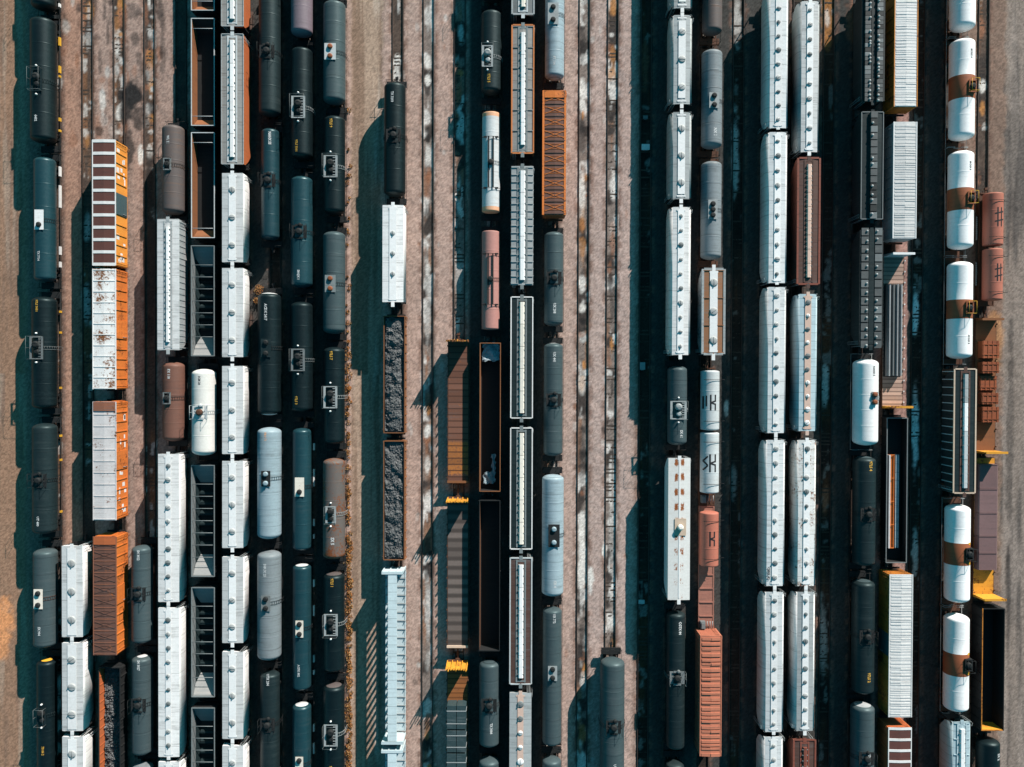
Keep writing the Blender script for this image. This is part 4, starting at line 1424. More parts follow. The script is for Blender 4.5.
# T6
OG = dict(out=M_GDARK, inn=M_GRUST, rim=M_PALE, top=3.0, W=1.62, rimw=.055, bays=2, slope=M_GRUST, sl=1.25, floor=M_GDARK, ridges=False, innr=M_GDARK, inne=M_GDARK, slopeu=M_GDARK)  # black floor, right wall, ends and upper slope put deep shade into the colour
C(6, -96, 11, gondola, 'empty rusty gondola cut by the top edge', 'gondola', G_OH, **OG)
C(6, 19, 126, gondola, 'empty pale rimmed gondola with rusty inside, upper', 'gondola', G_OH, **OG)
C(6, 133, 238, gondola, 'empty pale rimmed gondola with rusty inside, lower', 'gondola', G_OH, **OG)
OHP = dict(out=M_GDARK, inn=M_STEEL, rim=M_GRATE, top=3.1, W=1.62, rimw=.06, bays=7, slope=M_SHEET, sl=2.6, floor=M_GDARK, ridgem=M_CHAR, innr=M_CHAR)
C(6, 246, 356, gondola, 'grey open hopper with bare slope sheets above white tank', 'open hopper', G_OH, name='open_hopper', **OHP)
T(6, 369, 455, 'cream white tank car between two open hoppers', G_WT, R=1.66, paint=M_CREAM, plat='spider', hm=M_PALE, dome=M_GEARR, pv=412, text='SCM 20', tv=376, tx=-.2, ts=.42, ink=M_INKB)
C(6, 465, 576, gondola, 'grey open hopper below the cream tank car', 'open hopper', G_OH, name='open_hopper', **OHP)
C(6, 587, 696, gondola, 'grey open hopper with sunlit lower slope', 'open hopper', G_OH, name='open_hopper', **OHP)
C(6, 707, 816, gondola, 'grey open hopper cut by the bottom edge', 'open hopper', G_OH, name='open_hopper', **OHP)
# T7
TRO = dict(body=M_RUSTBOX, roof=M_GREYBR, board=M_PALE, hatch=('trough', 5, .36), hm=M_WBOARD, span=.90, shape='flat', ribs=0, crossboard=True, edge=M_LGREY, ew=.05)
C(7, -104, 26, hopper, 'rust sided trough hopper cut by the top edge', 'hopper car', G_TH, **TRO)
C(7, 34, 164, hopper, 'rust sided hopper with long white trough cover', 'hopper car', G_TH, **TRO)
for a, b_, lk in ((173, 262, 'white three hatch hopper below the rust sided hopper'), (268, 357, 'white three hatch hopper beside the grey open hopper'),
                  (366, 454, 'white three hatch hopper beside the cream tank car'), (461, 548, 'greyish three hatch hopper in shade of tank car'),
                  (557, 643, 'pale three hatch hopper with bright round hatches'), (652, 739, 'pale three hatch hopper near the bottom'),
                  (746, 834, 'three hatch hopper cut by the bottom edge')):
    C(7, a, b_, hopper, lk, 'hopper car', G_WH, **dict(WHITE3, bw=.5, hatch=('round', 3, .40)))
# T8
T(8, -10, 117, 'charcoal tank car with dark valve rails', G_DT, R=1.5, paint=M_CHAR, plat='spider', pv=52)
T(8, 129, 240, 'slim dark blue tank car with white lettering', G_DT, R=1.25, paint=M_BLUE, plat='spider', pv=180, text='NAHX 55', tv=131, tx=.1, ts=.48)
T(8, 293, 415, 'black tank car with white end rims', G_DT, R=1.62, paint=M_BLACK, plat='white', pc=M_CHAR, dome=M_DARK, pv=348, pw=1.4, pl=2.6, text='ACDX 2417', tv=304, tx=-.25, ts=.5, head=M_END, headlen=.22)
T(8, 427, 538, 'pale blue grey tank car with two dark hatches', G_GT, R=1.66, paint=M_LBLUE, plat='white', pc=M_DARK, dome=M_LBLUE, pv=478, pw=1.3, pl=2.2, text='PRO 71', tv=432, tx=-.25, ts=.42, ink=M_PEACH)
T(8, 550, 658, 'mid grey tank car with dark side ladder', G_GT, R=1.66, paint=M_GREY, plat='white', pc=M_STEEL, pv=602, pw=1.3, pl=2.2, text='DBUX 25', tv=563, tx=-.35, ts=.5)
T(8, 671, 785, 'slim charcoal tank car entering the bottom edge', G_DT, R=1.35, paint=M_CHAR, plat='spider', pv=725, text='UTX 204', tv=674, tx=-.1, ts=.48)
# T9
T(9, -84, 37, 'purplish grey tank car cut by the top edge', G_GT, R=1.5, paint=M_PURPLE, plat='spider')
T(9, 49, 160, 'black tank car with grated platform and orange lettering', G_DT, R=1.5, paint=M_BLACK, plat='grid', pc=M_GALV, pv=108, px=-.1, text='97LS 3301', ink=M_INKY, tv=140, tx=-.55, ts=.44)
T(9, 177, 288, 'glossy blue tank car with dark valves', G_DT, R=1.5, paint=M_BLUE, plat='spider', pv=232, text='SHQX 1', tv=270, tx=-.25, ts=.44)
T(9, 302, 412, 'black tank car with yellow lettering below platform', G_DT, R=1.55, paint=M_BLACK, plat='grid', pc=M_STEEL, pv=360, px=-.1, text='97LS 3', ink=M_INKY, tv=396, tx=-.55, ts=.48)
T(9, 428, 550, 'slim dark blue tank car with white plate', G_DT, R=1.3, paint=M_BLUE, plat='white', pc=M_WARM, pv=487, hatches=1, pw=1.3, pl=2.7, ticks=[(6, 1), (1.5, 2.5), (-5, 1), (-7, .6)], tickm=M_TRIMW)
T(9, 564, 689, 'slim dark blue tank car with white two hatch plate', G_DT, R=1.3, paint=M_BLUE, plat='white', pc=M_WARM, pv=629, pw=1.1, pl=2.4, text='ACFX 882', tv=665, tx=-.3, ts=.44, ticks=[(6, 1), (2, 1.5), (-5, 1), (-7, .6)], tickm=M_TRIMW, head=M_END, headlen=.15, headwhich='top')
T(9, 703, 828, 'slim dark tank car entering the bottom edge', G_DT, R=1.32, paint=M_BLUE, plat='white', pc=M_WARM, pv=765, pw=1.1, pl=2.4, ticks=[(5, 1), (2, 1.5)], tickm=M_TRIMW, head=M_END, headlen=.15, headwhich='top')
# T10
T(10, -112, -9, 'slate tank car peeping in at the top edge', G_GT, R=1.5, paint=M_SLATE, plat='spider')
T(10, 3, 105, 'slate grey tank car with rusty spotted platform', G_GT, R=1.56, paint=M_SLATE, plat='white', pc=M_PALE, dome=M_BAND, pv=53, px=-.25, pw=1.6, pl=2.3)
T(10, 117, 215, 'black tank car with grey framed platform, orange lettering above', G_DT, R=1.5, paint=M_BLACK, plat='grid', pc=M_GALV, pv=167, px=-.2, text='97LS 9', ink=M_INKY, tv=119, tx=-.35, ts=.5)
T(10, 232, 334, 'slate tank car with spotted platform and dark ladder', G_GT, R=1.56, paint=M_SLATE, plat='white', pc=M_GRATE, dome=M_BAND, pv=284, px=-.2, pw=1.5, pl=2.4)
T(10, 347, 444, 'black tank car with framed platform and white corner marks', G_DT, R=1.5, paint=M_BLACK, plat='grid', pc=M_GALV, pv=397, px=-.2, text='97LS 7', ink=M_INKY, tv=351, tx=-.3, ts=.5, dome=M_DARK)
T(10, 458, 558, 'rusty grey brown tank car', G_GT, R=1.56, paint=M_RUSTGREY, plat='grid', pc=M_GALV, pv=514, px=-.1, pw=1.5, pl=2.4, text='SX 5', tv=537, tx=-.1, ts=.6)
T(10, 572, 670, 'black tank car with framed platform and orange tipped end', G_DT, R=1.5, paint=M_BLACK, plat='grid', pc=M_GALV, pv=624, px=-.1, text='97LS 1', ink=M_INKY, tv=578, tx=-.15, ts=.5, head=M_BRGREY, headlen=.2, headwhich='top')
T(10, 683, 782, 'black tank car entering the bottom edge, framed platform', G_DT, R=1.5, paint=M_BLACK, plat='grid', pc=M_GALV, pv=734, px=-.1, text='97LS', ink=M_INKY, tv=765, tx=-.3, ts=.5, head=M_BRGREY, headlen=.2, headwhich='top')
# T11
T(11, 84, 197, 'black tank car casting a long shadow over dirt road', G_DT, R=1.52, paint=M_BLACK, plat='spider', hm=M_DARK, pv=136, text='TX 3203', tv=92, tx=-.35, ts=.46)
C(11, 205, 302, hopper, 'bright white hopper above the coal gondolas', 'hopper car', G_WH, body=M_WBOARD, roof=M_WHOP, board=M_WBOARD, hatch=('round', 3, .30), hm=M_HATCH, span=.42, bw=.50, shape='round', tabs=.4)
CG = dict(out=M_GRUST, inn=M_GDARK, rim=M_GRUST, top=2.75, W=1.48, rimw=.06)
C(11, 316, 433, gondola, 'rust rimmed gondola heaped with coal', 'gondola', G_GO, coal=(2.42, .38, 1), **CG)
C(11, 441, 560, gondola, 'rust rimmed gondola with level coal', 'gondola', G_GO, coal=(2.5, .12, 2), **CG)
C(11, 570, 741, centerbeam, 'pale cyan centerbeam flatcar with striped shadow', 'flatcar', G_FL, paint=M_CYAN)
C(11, 747, 918, centerbeam, 'pale cyan centerbeam flatcar entering the bottom edge', 'flatcar', G_FL, paint=M_CYAN)
# T13
C(13, 340, 484, flatcar, 'rusty timber bulkhead flatcar, empty', 'flatcar', G_FL, deck=M_PLANKR, ends=[(1, M_GRUST, 4.5), (-1, M_GRUST, 1.5)], teeth=1, combh=.45, teethm=M_BULKY, stakes=14, stakem=M_GEARR)
C(13, 499, 650, flatcar, 'grey timber bulkhead flatcar with tan end sill', 'flatcar', G_FL, deck=M_PLANKG, ends=[(1, M_BULKY, 4.3), (-1, M_TANEND, 1.5)], teeth=1, combh=.7, teethm=M_BULKY, stakes=14)
C(13, 664, 830, flatcar, 'yellow ended bulkhead flatcar with wrapped load', 'flatcar', G_FL, deck=M_PLANKO, ends=[(1, M_BULKY, 4.5)], teeth=1, combh=.8, teethm=M_BULKY, stakes=12, load='wrap')
# T14
T(14, -96, 2, 'dark tank car barely showing at the top edge', G_DT, R=1.5, paint=M_CHAR, plat='spider')
T(14, 12, 95, 'charcoal tank car with grey platform', G_DT, R=1.45, paint=M_CHAR, plat='grid', pc=M_GALV, pv=57, px=-.5, pw=1.6, pl=3.0, text='97LS 5', ink=M_INKY, tv=74, tx=-.5, ts=.5, dome=M_GALV)
T(14, 113, 213, 'pale grey tank car with peach end bands', G_WT, R=1.28, paint=M_PALE, head=M_PEACH, headlen=.75, plat='long', pl=7.2, pv=162, headk=.15)
T(14, 231, 330, 'faded pink tank car with long walkway', G_WT, R=1.28, paint=M_PINK, plat='long', pl=7.2, pv=279, headk=.15)
GD = dict(out=M_GDARK, inn=M_GDARK, top=3.15, W=1.45, rimw=.06, floor=M_GDARK)
C(14, 343, 491, gondola, 'long black gondola with torn pale tarp scraps inside', 'gondola', G_GO, rim=M_GRUST, tarp=True, **dict(GD, inn=M_GRUST, innr=M_GDARK, inne=M_GDARK))  # inside right wall, ends and floor coloured black as painted shade
C(14, 500, 650, gondola, 'long black gondola with orange inner wall', 'gondola', G_GO, rim=M_GDARK, **dict(GD, inn=M_GRUST, innr=M_GDARK, inne=M_GDARK))  # shade painted inside here as well, only the sunlit left wall keeps its rust
T(14, 660, 745, 'slate tank car with stained middle and white lettering', G_GT, R=1.45, paint=M_SLATE, plat='spider', pv=705, text='TX 3084', tv=723, tx=.15, ts=.46)
T(14, 757, 850, 'slate tank car barely entering the bottom edge', G_GT, R=1.45, paint=M_SLATE, plat='spider')
# T15
C(15, -116, 14, hopper, 'grey trough hopper cut by the top edge', 'hopper car', G_TH, body=M_LGREY, roof=M_STEEL, board=M_PALE, hatch=('trough', 6, .34), hm=M_WARM, shape='flat', edge=M_LGREY)
C(15, 25, 153, hopper, 'brown roofed trough hopper with orange studded edges', 'hopper car', G_TH, body=M_ORSIDE, roof=M_GREYBR, board=M_GRATE, hatch=('trough', 5, .34), hm=M_WBOARD, span=.88, shape='flat', edge=M_ORSIDE, ew=.10, flanges=7, ribs=22)
C(15, 166, 285, hopper, 'white trough hopper with ribbed rounded sides', 'hopper car', G_TH, body=M_PALE, roof=M_LGREY, board=M_GRATE, hatch=('trough', 5, .40), hm=M_WBOARD, span=.92, shape='flat', ribs=17, flanges=17)
DT = dict(body=M_PALE, roof=M_DKTEAL, board=M_GRATE, hatch=('trough', 5, .36), hm=M_WARM, span=.92, shape='flat', edge=M_TRIMW, ew=.075)
C(15, 297, 418, hopper, 'dark teal roofed trough hopper with white edges, upper', 'hopper car', G_TH, **DT)
C(15, 428, 549, hopper, 'dark teal roofed trough hopper with white edges, lower', 'hopper car', G_TH, **DT)
C(15, 558, 684, hopper, 'dark brown roofed trough hopper with white cover', 'hopper car', G_TH, body=M_PALE, roof=M_DKBRN, board=M_GRATE, hatch=('trough', 5, .36), hm=M_WBOARD, span=.9, shape='flat', edge=M_PALE, ew=.09, ribs=16)
C(15, 693, 830, hopper, 'grey round hatch hopper entering the bottom edge', 'hopper car', G_WH, body=M_LGREY, roof=M_LGREY, board=M_PINKB, hatch=('round', 9, .42), hm=M_WBOARD, bw=.42, shape='flat')
# T16
T(16, -40, 80, 'pale blue tank car with two hatch plate', G_GT, R=1.36, paint=M_LBLUE, plat='white', pc=M_GALV, pv=14, px=-.3, pw=1.5, pl=3.0, text='PT 704', tv=56, tx=-.3, ts=.46)
C(16, 90, 214, boxcar, 'burnt orange boxcar with cross braced roof', 'boxcar', G_BX, side=M_RUSTBOX, roof=M_XPANEL, trim=M_DKBRN, cross=M_ORPANEL, edgem=M_ORANGE, edgew=.16, style='xpanel', n=10, ribw=.12, posts=12, W=1.48, H=4.1, endpanel=M_ORANGE, endlen=1.0, gear='rust')
T(16, 232, 326, 'slate tank car with white lettering below boxcar', G_GT, R=1.36, paint=M_SLATE, plat='spider', pv=278, text='UX 208', tv=303, tx=-.1, ts=.5)
T(16, 343, 456, 'slate tank car with lettering at upper end', G_GT, R=1.36, paint=M_SLATE, plat='spider', pv=400, text='UX 441', tv=352, tx=-.1, ts=.5, head=M_END, headlen=.06, headwhich='top')
T(16, 474, 595, 'large pale blue tank car with black hatch plate', G_GT, R=1.55, paint=M_LBLUE, plat='white', pc=M_DARK, dome=M_LBLUE, pv=535, px=.1, pw=1.6, pl=3.2, text='CX 4', tv=580, tx=.1, ts=.5)
T(16, 607, 744, 'long slate tank car with small grey hatch plate', G_GT, R=1.36, paint=M_SLATE, plat='white', pc=M_GALV, pv=673, pw=1.3, pl=2.1, text='UX 772', tv=614, tx=.05, ts=.46)
T(16, 757, 870, 'slate tank car entering the bottom edge', G_GT, R=1.36, paint=M_SLATE, plat='spider')
# T18
T(18, 657, 792, 'large greenish slate tank car standing alone', G_GT, R=1.72, paint=M_SLATE, plat='spider', pv=725, text='UTLX', tv=762, tx=0, ts=.5)
# T20
H3 = dict(body=M_LGREY, roof=M_LGREY, board=M_WBOARD, hatch=('round', 3, .44), span=.62, bw=.5, bl=5.4, shape='wide')
C(20, -82, 8, hopper, 'pale grey hopper cut by the top edge', 'hopper car', G_WH, **H3)
C(20, 15, 104, hopper, 'pale grey three hatch hopper with streaked roof, upper', 'hopper car', G_WH, **H3)
C(20, 112, 199, hopper, 'pale grey three hatch hopper with streaked roof, lower', 'hopper car', G_WH, **H3)
C(20, 207, 355, hopper, 'long white ten hatch hopper', 'hopper car', G_WH, **dict(PEL, body=M_WHOP, roof=M_WHOP))
T(20, 366, 445, 'slate tank car with large cluttered platform', G_GT, R=1.38, paint=M_SLATE, plat='grid', pc=M_GALV, dome=M_GALV, pv=410, px=-.1, pw=2.3, pl=2.6, text='SX 61', tv=430, tx=.2, ts=.5)
C(20, 458, 600, hopper, 'white covered hopper with rusted roof holes', 'hopper car', G_WH, body=M_WTANK, roof=M_HOLES, board=M_WTANK, hatch=('square', 2, .10), rows=(), bw=.08, valves=0, shape='flat', manhatch=0.3, crossboard=False)
T(20, 611, 748, 'long charcoal tank car with white lettering', G_DT, R=1.32, paint=M_CHAR, plat='spider', pv=678, text='CGTX 84', tv=622, tx=.2, ts=.5, hm=M_STEEL)
T(20, 761, 880, 'charcoal tank car barely entering the bottom edge', G_DT, R=1.32, paint=M_CHAR, plat='spider')
# T21
T(21, -80, 35, 'brownish grey tank car cut by the top edge', G_GT, R=1.4, paint=M_BRGREY, plat='spider', gear='rust')
T(21, 51, 149, 'grey tank car with two hatch plate, upper', G_GT, R=1.45, paint=M_GREY, plat='white', pc=M_GALV, pv=101, px=0, pw=1.4, pl=2.2, text='NX 1', tv=128, tx=0, ts=.55, gear='rust')
T(21, 162, 260, 'grey tank car with three hatch plate, lower', G_GT, R=1.45, paint=M_GREY, plat='white', hatches=3, pc=M_GALV, pv=210, px=-.1, pw=1.3, pl=2.7, gear='rust')
C(21, 269, 354, hopper, 'rust streaked hopper with white board and white hatches', 'hopper car', G_WH, body=M_RUSTY, roof=M_BROWNR, board=M_WBOARD, hatch=('round', 3, .5), span=.68, bw=.55, shape='flat', edge=M_LGREY, ew=.16, gear='rust', flanges=4, tabs=.6)
C(21, 369, 506, barrel_car, 'white twin barrel tank car with black painted marks', 'tank car', G_TW, R=1.33, spec='white')
C(21, 508, 632, barrel_car, 'faded red barrel tank car with bare rusty deck', 'tank car', G_TW, R=1.33, spec='red')
C(21, 636, 756, boxcar, 'faded pink boxcar with corrugated rusty roof', 'boxcar', G_BX, side=M_CORRP, roof=M_CORRP, trim=M_CORRP, cross=M_CORRP, style='corr', W=1.42, H=4.35, posts=12, gear='rust', pitch=1.7, deep=2.6)
# T23
for a, b_, lk in ((-14, 128, 'long pale blue white hopper cut by the top edge'), (132, 283, 'long pale hopper with alternating large hatches'), (287, 433, 'long bright white hopper with grey end boards'),
                  (440, 586, 'long white hopper with black side lettering'), (592, 732, 'long white hopper with small grey hatches'), (737, 880, 'white hopper entering the bottom edge')):
    p = dict(PEL)
    if a == 440:
        p.update(text='CEFX 42', tx=-1.05, ty=-7.6, ts=.5)
    C(23, a, b_, hopper, lk, 'hopper car', G_WH, **p)
# T24
C(24, 1, 152, hopper, 'long grey white hopper with streaked left shoulder', 'hopper car', G_WH, **dict(PEL, body=M_LGREY, roof=M_WROOF))
C(24, 158, 284, hopper, 'red brown trough hopper with cream cover', 'hopper car', G_TH, body=M_REDBR, roof=M_DKBRN, board=M_DKBRN, hatch=('trough', 8, .33), hm=M_PINKB, span=.9, shape='flat', edge=M_REDBR, ew=.13)
C(24, 294, 431, hopper, 'ice blue hopper with pinkish hatch board', 'hopper car', G_WH, **dict(PEL, body=M_ICE, roof=M_ICE, board=M_PINKB, hm=M_WBOARD))
C(24, 440, 586, hopper, 'rust spotted white hopper', 'hopper car', G_WH, **dict(PEL, body=M_RUSTY, roof=M_RUSTY, board=M_WBOARD))
C(24, 592, 731, hopper, 'long white hopper with square hatch marks', 'hopper car', G_WH, **dict(PEL, body=M_WHOP, roof=M_LGREY))
C(24, 740, 870, hopper, 'red brown trough hopper entering the bottom edge', 'hopper car', G_TH, body=M_REDBR, roof=M_DKBRN, board=M_REDBR, hatch=('trough', 7, .30), hm=M_REDBR, span=.9, shape='flat', edge=M_REDBR, ew=.12)
# T26
DHS = [M_DPLATE, M_STEEL, M_DPLATE, M_DPLATE, M_DKGREY]
C(26, -14, 101, hopper, 'dark hopper with two rows of zigzag shaded plates', 'hopper car', G_DH, body=M_DKGREY, roof=M_DKTEAL, board=M_DKTEAL, hatch=('square', 26, .40), rows=(-.85, .85), span=.98, hh=.25, hms=DHS, bw=.25, shape='flat', edge=M_DKGREY)
C(26, 112, 219, hopper, 'dark hopper with single zigzag centre strip', 'hopper car', G_DH, body=M_DKGREY, roof=M_DKTEAL, board=M_DKTEAL, hatch=('square', 15, .46), rows=(0.1,), span=.94, hh=.3, hms=DHS, bw=.6, shape='flat', edge=M_STEEL, ew=.06)
C(26, 230, 346, hopper, 'dark hopper with two rows of grey square plates', 'hopper car', G_DH, body=M_DKGREY, roof=M_DKGREY, board=M_DKTEAL, hatch=('square', 14, .50), rows=(-.95, .95), span=.97, hh=.06, hms=[M_DPLATE, M_STEEL, M_DPLATE, M_DPLATE], bw=.35, shape='flat', edge=M_DKGREY)
T(26, 359, 445, 'clean white tank car beside the steel bar load', G_WT, R=1.72, paint=M_WTANK, plat='white', pc=M_GRATE, dome=M_BAND, pv=398, px=.55, pw=.9, pl=1.8, text='NAHX 5', ink=M_INKB, tv=366, tx=.35, ts=.42, rail=M_GALV, lad=M_GRATE)
T(26, 456, 565, 'charcoal tank car with yellow lettering, upper', G_DT, R=1.55, paint=M_CHAR, plat='spider', pv=514, text='97LS 4', ink=M_INKY, tv=461, tx=.1, ts=.55, head=M_SLATE, headlen=.15, headwhich='top')
T(26, 579, 692, 'charcoal tank car with yellow lettering, lower', G_DT, R=1.55, paint=M_CHAR, plat='spider', pv=636, text='97LS 2', ink=M_INKY, tv=672, tx=.1, ts=.55, head=M_SLATE, headlen=.15, headwhich='top')
T(26, 702, 810, 'stained bluish tank car entering the bottom edge', G_GT, R=1.62, paint=M_SLATE, plat='spider', pv=757, text='NX 4', tv=752, tx=.2, ts=.5, head=M_LGREY, headlen=.2, headwhich='top')
# T27
C(27, -20, 106, boxcar, 'yellow edged boxcar with white corrugated roof, topmost', 'boxcar', G_BX, side=M_YELSIDE, roof=M_CORR, trim=M_YELSIDE, cross=M_CORR, style='corr', W=1.55)
C(27, 122, 238, boxcar, 'all white boxcar with corrugated roof', 'boxcar', G_BX, side=M_PALE, roof=M_CORR, trim=M_WBOARD, cross=M_CORR, style='corr', W=1.55, gear='rust')
C(27, 254, 408, flatcar, 'pale decked bulkhead flatcar carrying steel bars', 'flatcar', G_FL, deck=M_PLANKP, ends=[(1, M_WBOARD, 4.1), (-1, M_BULKY, 4.0)], stakes=14, stakem=M_TRIMW, stakeside=(1,), load='bars')
C(27, 418, 563, gondola, 'black gondola holding orange and blue steel', 'gondola', G_GO, rim=M_STEEL, load='steel', **dict(GD, top=2.6))
C(27, 575, 717, boxcar, 'yellow sided boxcar with white corrugated roof, lower', 'boxcar', G_BX, side=M_YELSIDE, roof=M_CORR, trim=M_CORR, cross=M_CORR, style='corr', W=1.55, posts=12, door=(M_TEALDOOR, 3.2))
C(27, 728, 850, boxcar, 'brown boxcar with white roof ribs entering bottom edge', 'boxcar', G_BX, side=M_RUSTBOX, roof=M_BRPANEL, trim=M_TRIMW, style='ribs', n=11, ribw=.34, ribh=.05)
# T29
WB = dict(R=1.66, paint=M_WTANK, plat='boxframe', pc=M_BAND, hm=M_YELLOW, rail=M_GALV, gear='rust', text='MCHX 8', ink=M_INKB, ts=.38, tx=.35)
T(29, -68, 32, 'rust banded white tank car cut by the top edge', G_RB, bv=(-28, -8), pv=-20, px=.5, **WB)
T(29, 41, 141, 'white tank car with orange brown band and dark dome, upper', G_RB, bv=(77, 100), pv=88, px=.55, tv=50, **WB)
T(29, 152, 250, 'white tank car with orange band and yellow framed dome', G_RB, bv=(189, 211), pv=199, px=.55, tv=162, **WB)
T(29, 262, 359, 'white tank car with rust band above the dark hopper', G_RB, bv=(300, 319), pv=308, px=.45, tv=335, **WB)
C(29, 369, 493, hopper, 'weathered dark trough hopper with rusty cream edges', 'hopper car', G_TH, body=M_DKGREY, ribm=M_PALE, rbh=.10, roof=M_DKTEAL, board=M_DKBRN, hatch=('trough', 4, .33), hm=M_PALE, hms=[M_PALE, M_PALE, M_WBOARD, M_LGREY], span=.92, shape='flat', ribs=16, edge=M_TANEND, ew=.10, endm=M_GEARR)
T(29, 504, 601, 'white tank car with brown band and yellow ticks, upper', G_RB, bv=(542, 564), pv=553, px=.8, yellow=True, **dict(WB, pc=M_DARK, hm=M_DARK, text=None))
T(29, 613, 709, 'white tank car with brown band and yellow ticks, lower', G_RB, bv=(652, 674), pv=663, px=.8, yellow=True, **dict(WB, pc=M_DARK, hm=M_DARK, text=None))
C(29, 722, 850, hopper, 'ice blue trough hopper entering the bottom edge', 'hopper car', G_TH, body=M_ICE, roof=M_ICE, board=M_ICE, hatch=('trough', 4, .36), hm=M_WBOARD, span=.9, shape='wide', ribs=0, flanges=9)
# T30
C(30, 192, 304, barrel_car, 'faded pink twin barrel tank car with black hash marks', 'tank car', G_TW, R=1.3, spec='pink')
C(30, 318, 453, flatcar, 'rusty bulkhead flatcar carrying orange slabs', 'flatcar', G_FL, deck=M_GRUST, ends=[(1, M_GRUST, 2.8), (-1, M_BULKY, 4.0)], stakes=8, load='slabs')
C(30, 459, 598, flatcar, 'yellow ended flatcar under purple brown steel covers', 'flatcar', G_FL, deck=M_BULKY, ends=[(-1, M_BULKY, 4.0)], stakes=8, load='covers')
C(30, 607, 728, gondola, 'deep black gondola with yellow rim and end', 'gondola', G_GO, out=M_GDARK, inn=M_GDARK, rim=M_YELSIDE, rimr=M_GDARK, top=3.6, W=1.55, rimw=.05, yend=True)
T(30, 737, 840, 'glossy black tank car entering the bottom right corner', G_DT, R=1.55, paint=M_BLACK, plat='spider', text='SX 2', tv=753, tx=.6, ts=.55)

HREF = {tank_car: 2.6, barrel_car: 2.7, hopper: 4.6, boxcar: 4.6, gondola: 3.1, flatcar: 2.6, centerbeam: 3.5}
count = {}
total = {}
for c in CARS:
    total[c[0]] = total.get(c[0], 0) + 1


def build_car(t, v0, v1, kind, look, cat, group, p):
    k = count.get(t, 0)
    count[t] = k + 1
    h = HREF[kind]
    x = TX[t]
    u = 512 + x * F_PX / (CAM_D - h)
    y0 = at(u, v0, h)[1]
    y1 = at(u, v1, h)[1]
    L = y0 - y1
    yc = (y0 + y1) / 2
    p = dict(p)
    if 'pv' in p:
        p['py'] = at(u, p['pv'], 3.9)[1] - yc
    if 'tv' in p:
        p['ty'] = at(u, p['tv'], 4.0)[1] - yc
    if 'bv' in p:
        p['band'] = (at(u, p['bv'][1], 3.4)[1] - yc, at(u, p['bv'][0], 3.4)[1] - yc)
    if kind is barrel_car:
        yy = lambda v: at(u, v, 2.8)[1] - yc
        if p['spec'] == 'white':
            p.update(barrels=[(yy(431) + .08, yy(370), M_PALE, [('kx', .15, -.3, .75, .22), ('bars', -.85, -.3, .9, .2)]),
                              (yy(493), yy(431) - .08, M_PALE, [('kx', .15, 0, .85, .22), ('zig', -.8, 0, .9, .22)])], box=yy(500))
        elif p['spec'] == 'red':
            p.update(barrels=[(yy(566), yy(511), M_REDB, [('kx', .15, .2, .7, .2)])], box=yy(627), deck=M_REDDECK)
        else:
            p.update(barrels=[(yy(247) + .06, yy(193), M_REDB, [('hash', .25, .2, .85, .19)]), (yy(301), yy(248) - .06, M_REDB, [('hash', .25, .2, .78, .18)])], chain=True)
    if kind is tank_car:
        # leave room for the tank's neighbours: underframe a little longer than the tank
        p.setdefault('over', 0.78)
    random.seed(int(t * 1000 + v0))
    root = kind((x, yc, ZR), L, p)
    place_ = ORD[k] if total[t] > 1 else ''
    lab = look + (', ' + place_ if place_ else '') + ' in ' + ROW[t]
    if len(lab.split()) > 16:
        lab = look + ' in ' + ROW[t]
    if len(lab.replace('-', ' ').split()) > 15:
        print('LONG', len(lab.split()), lab)
    tag(root, lab, cat, group)
    return root, x, yc, L, u


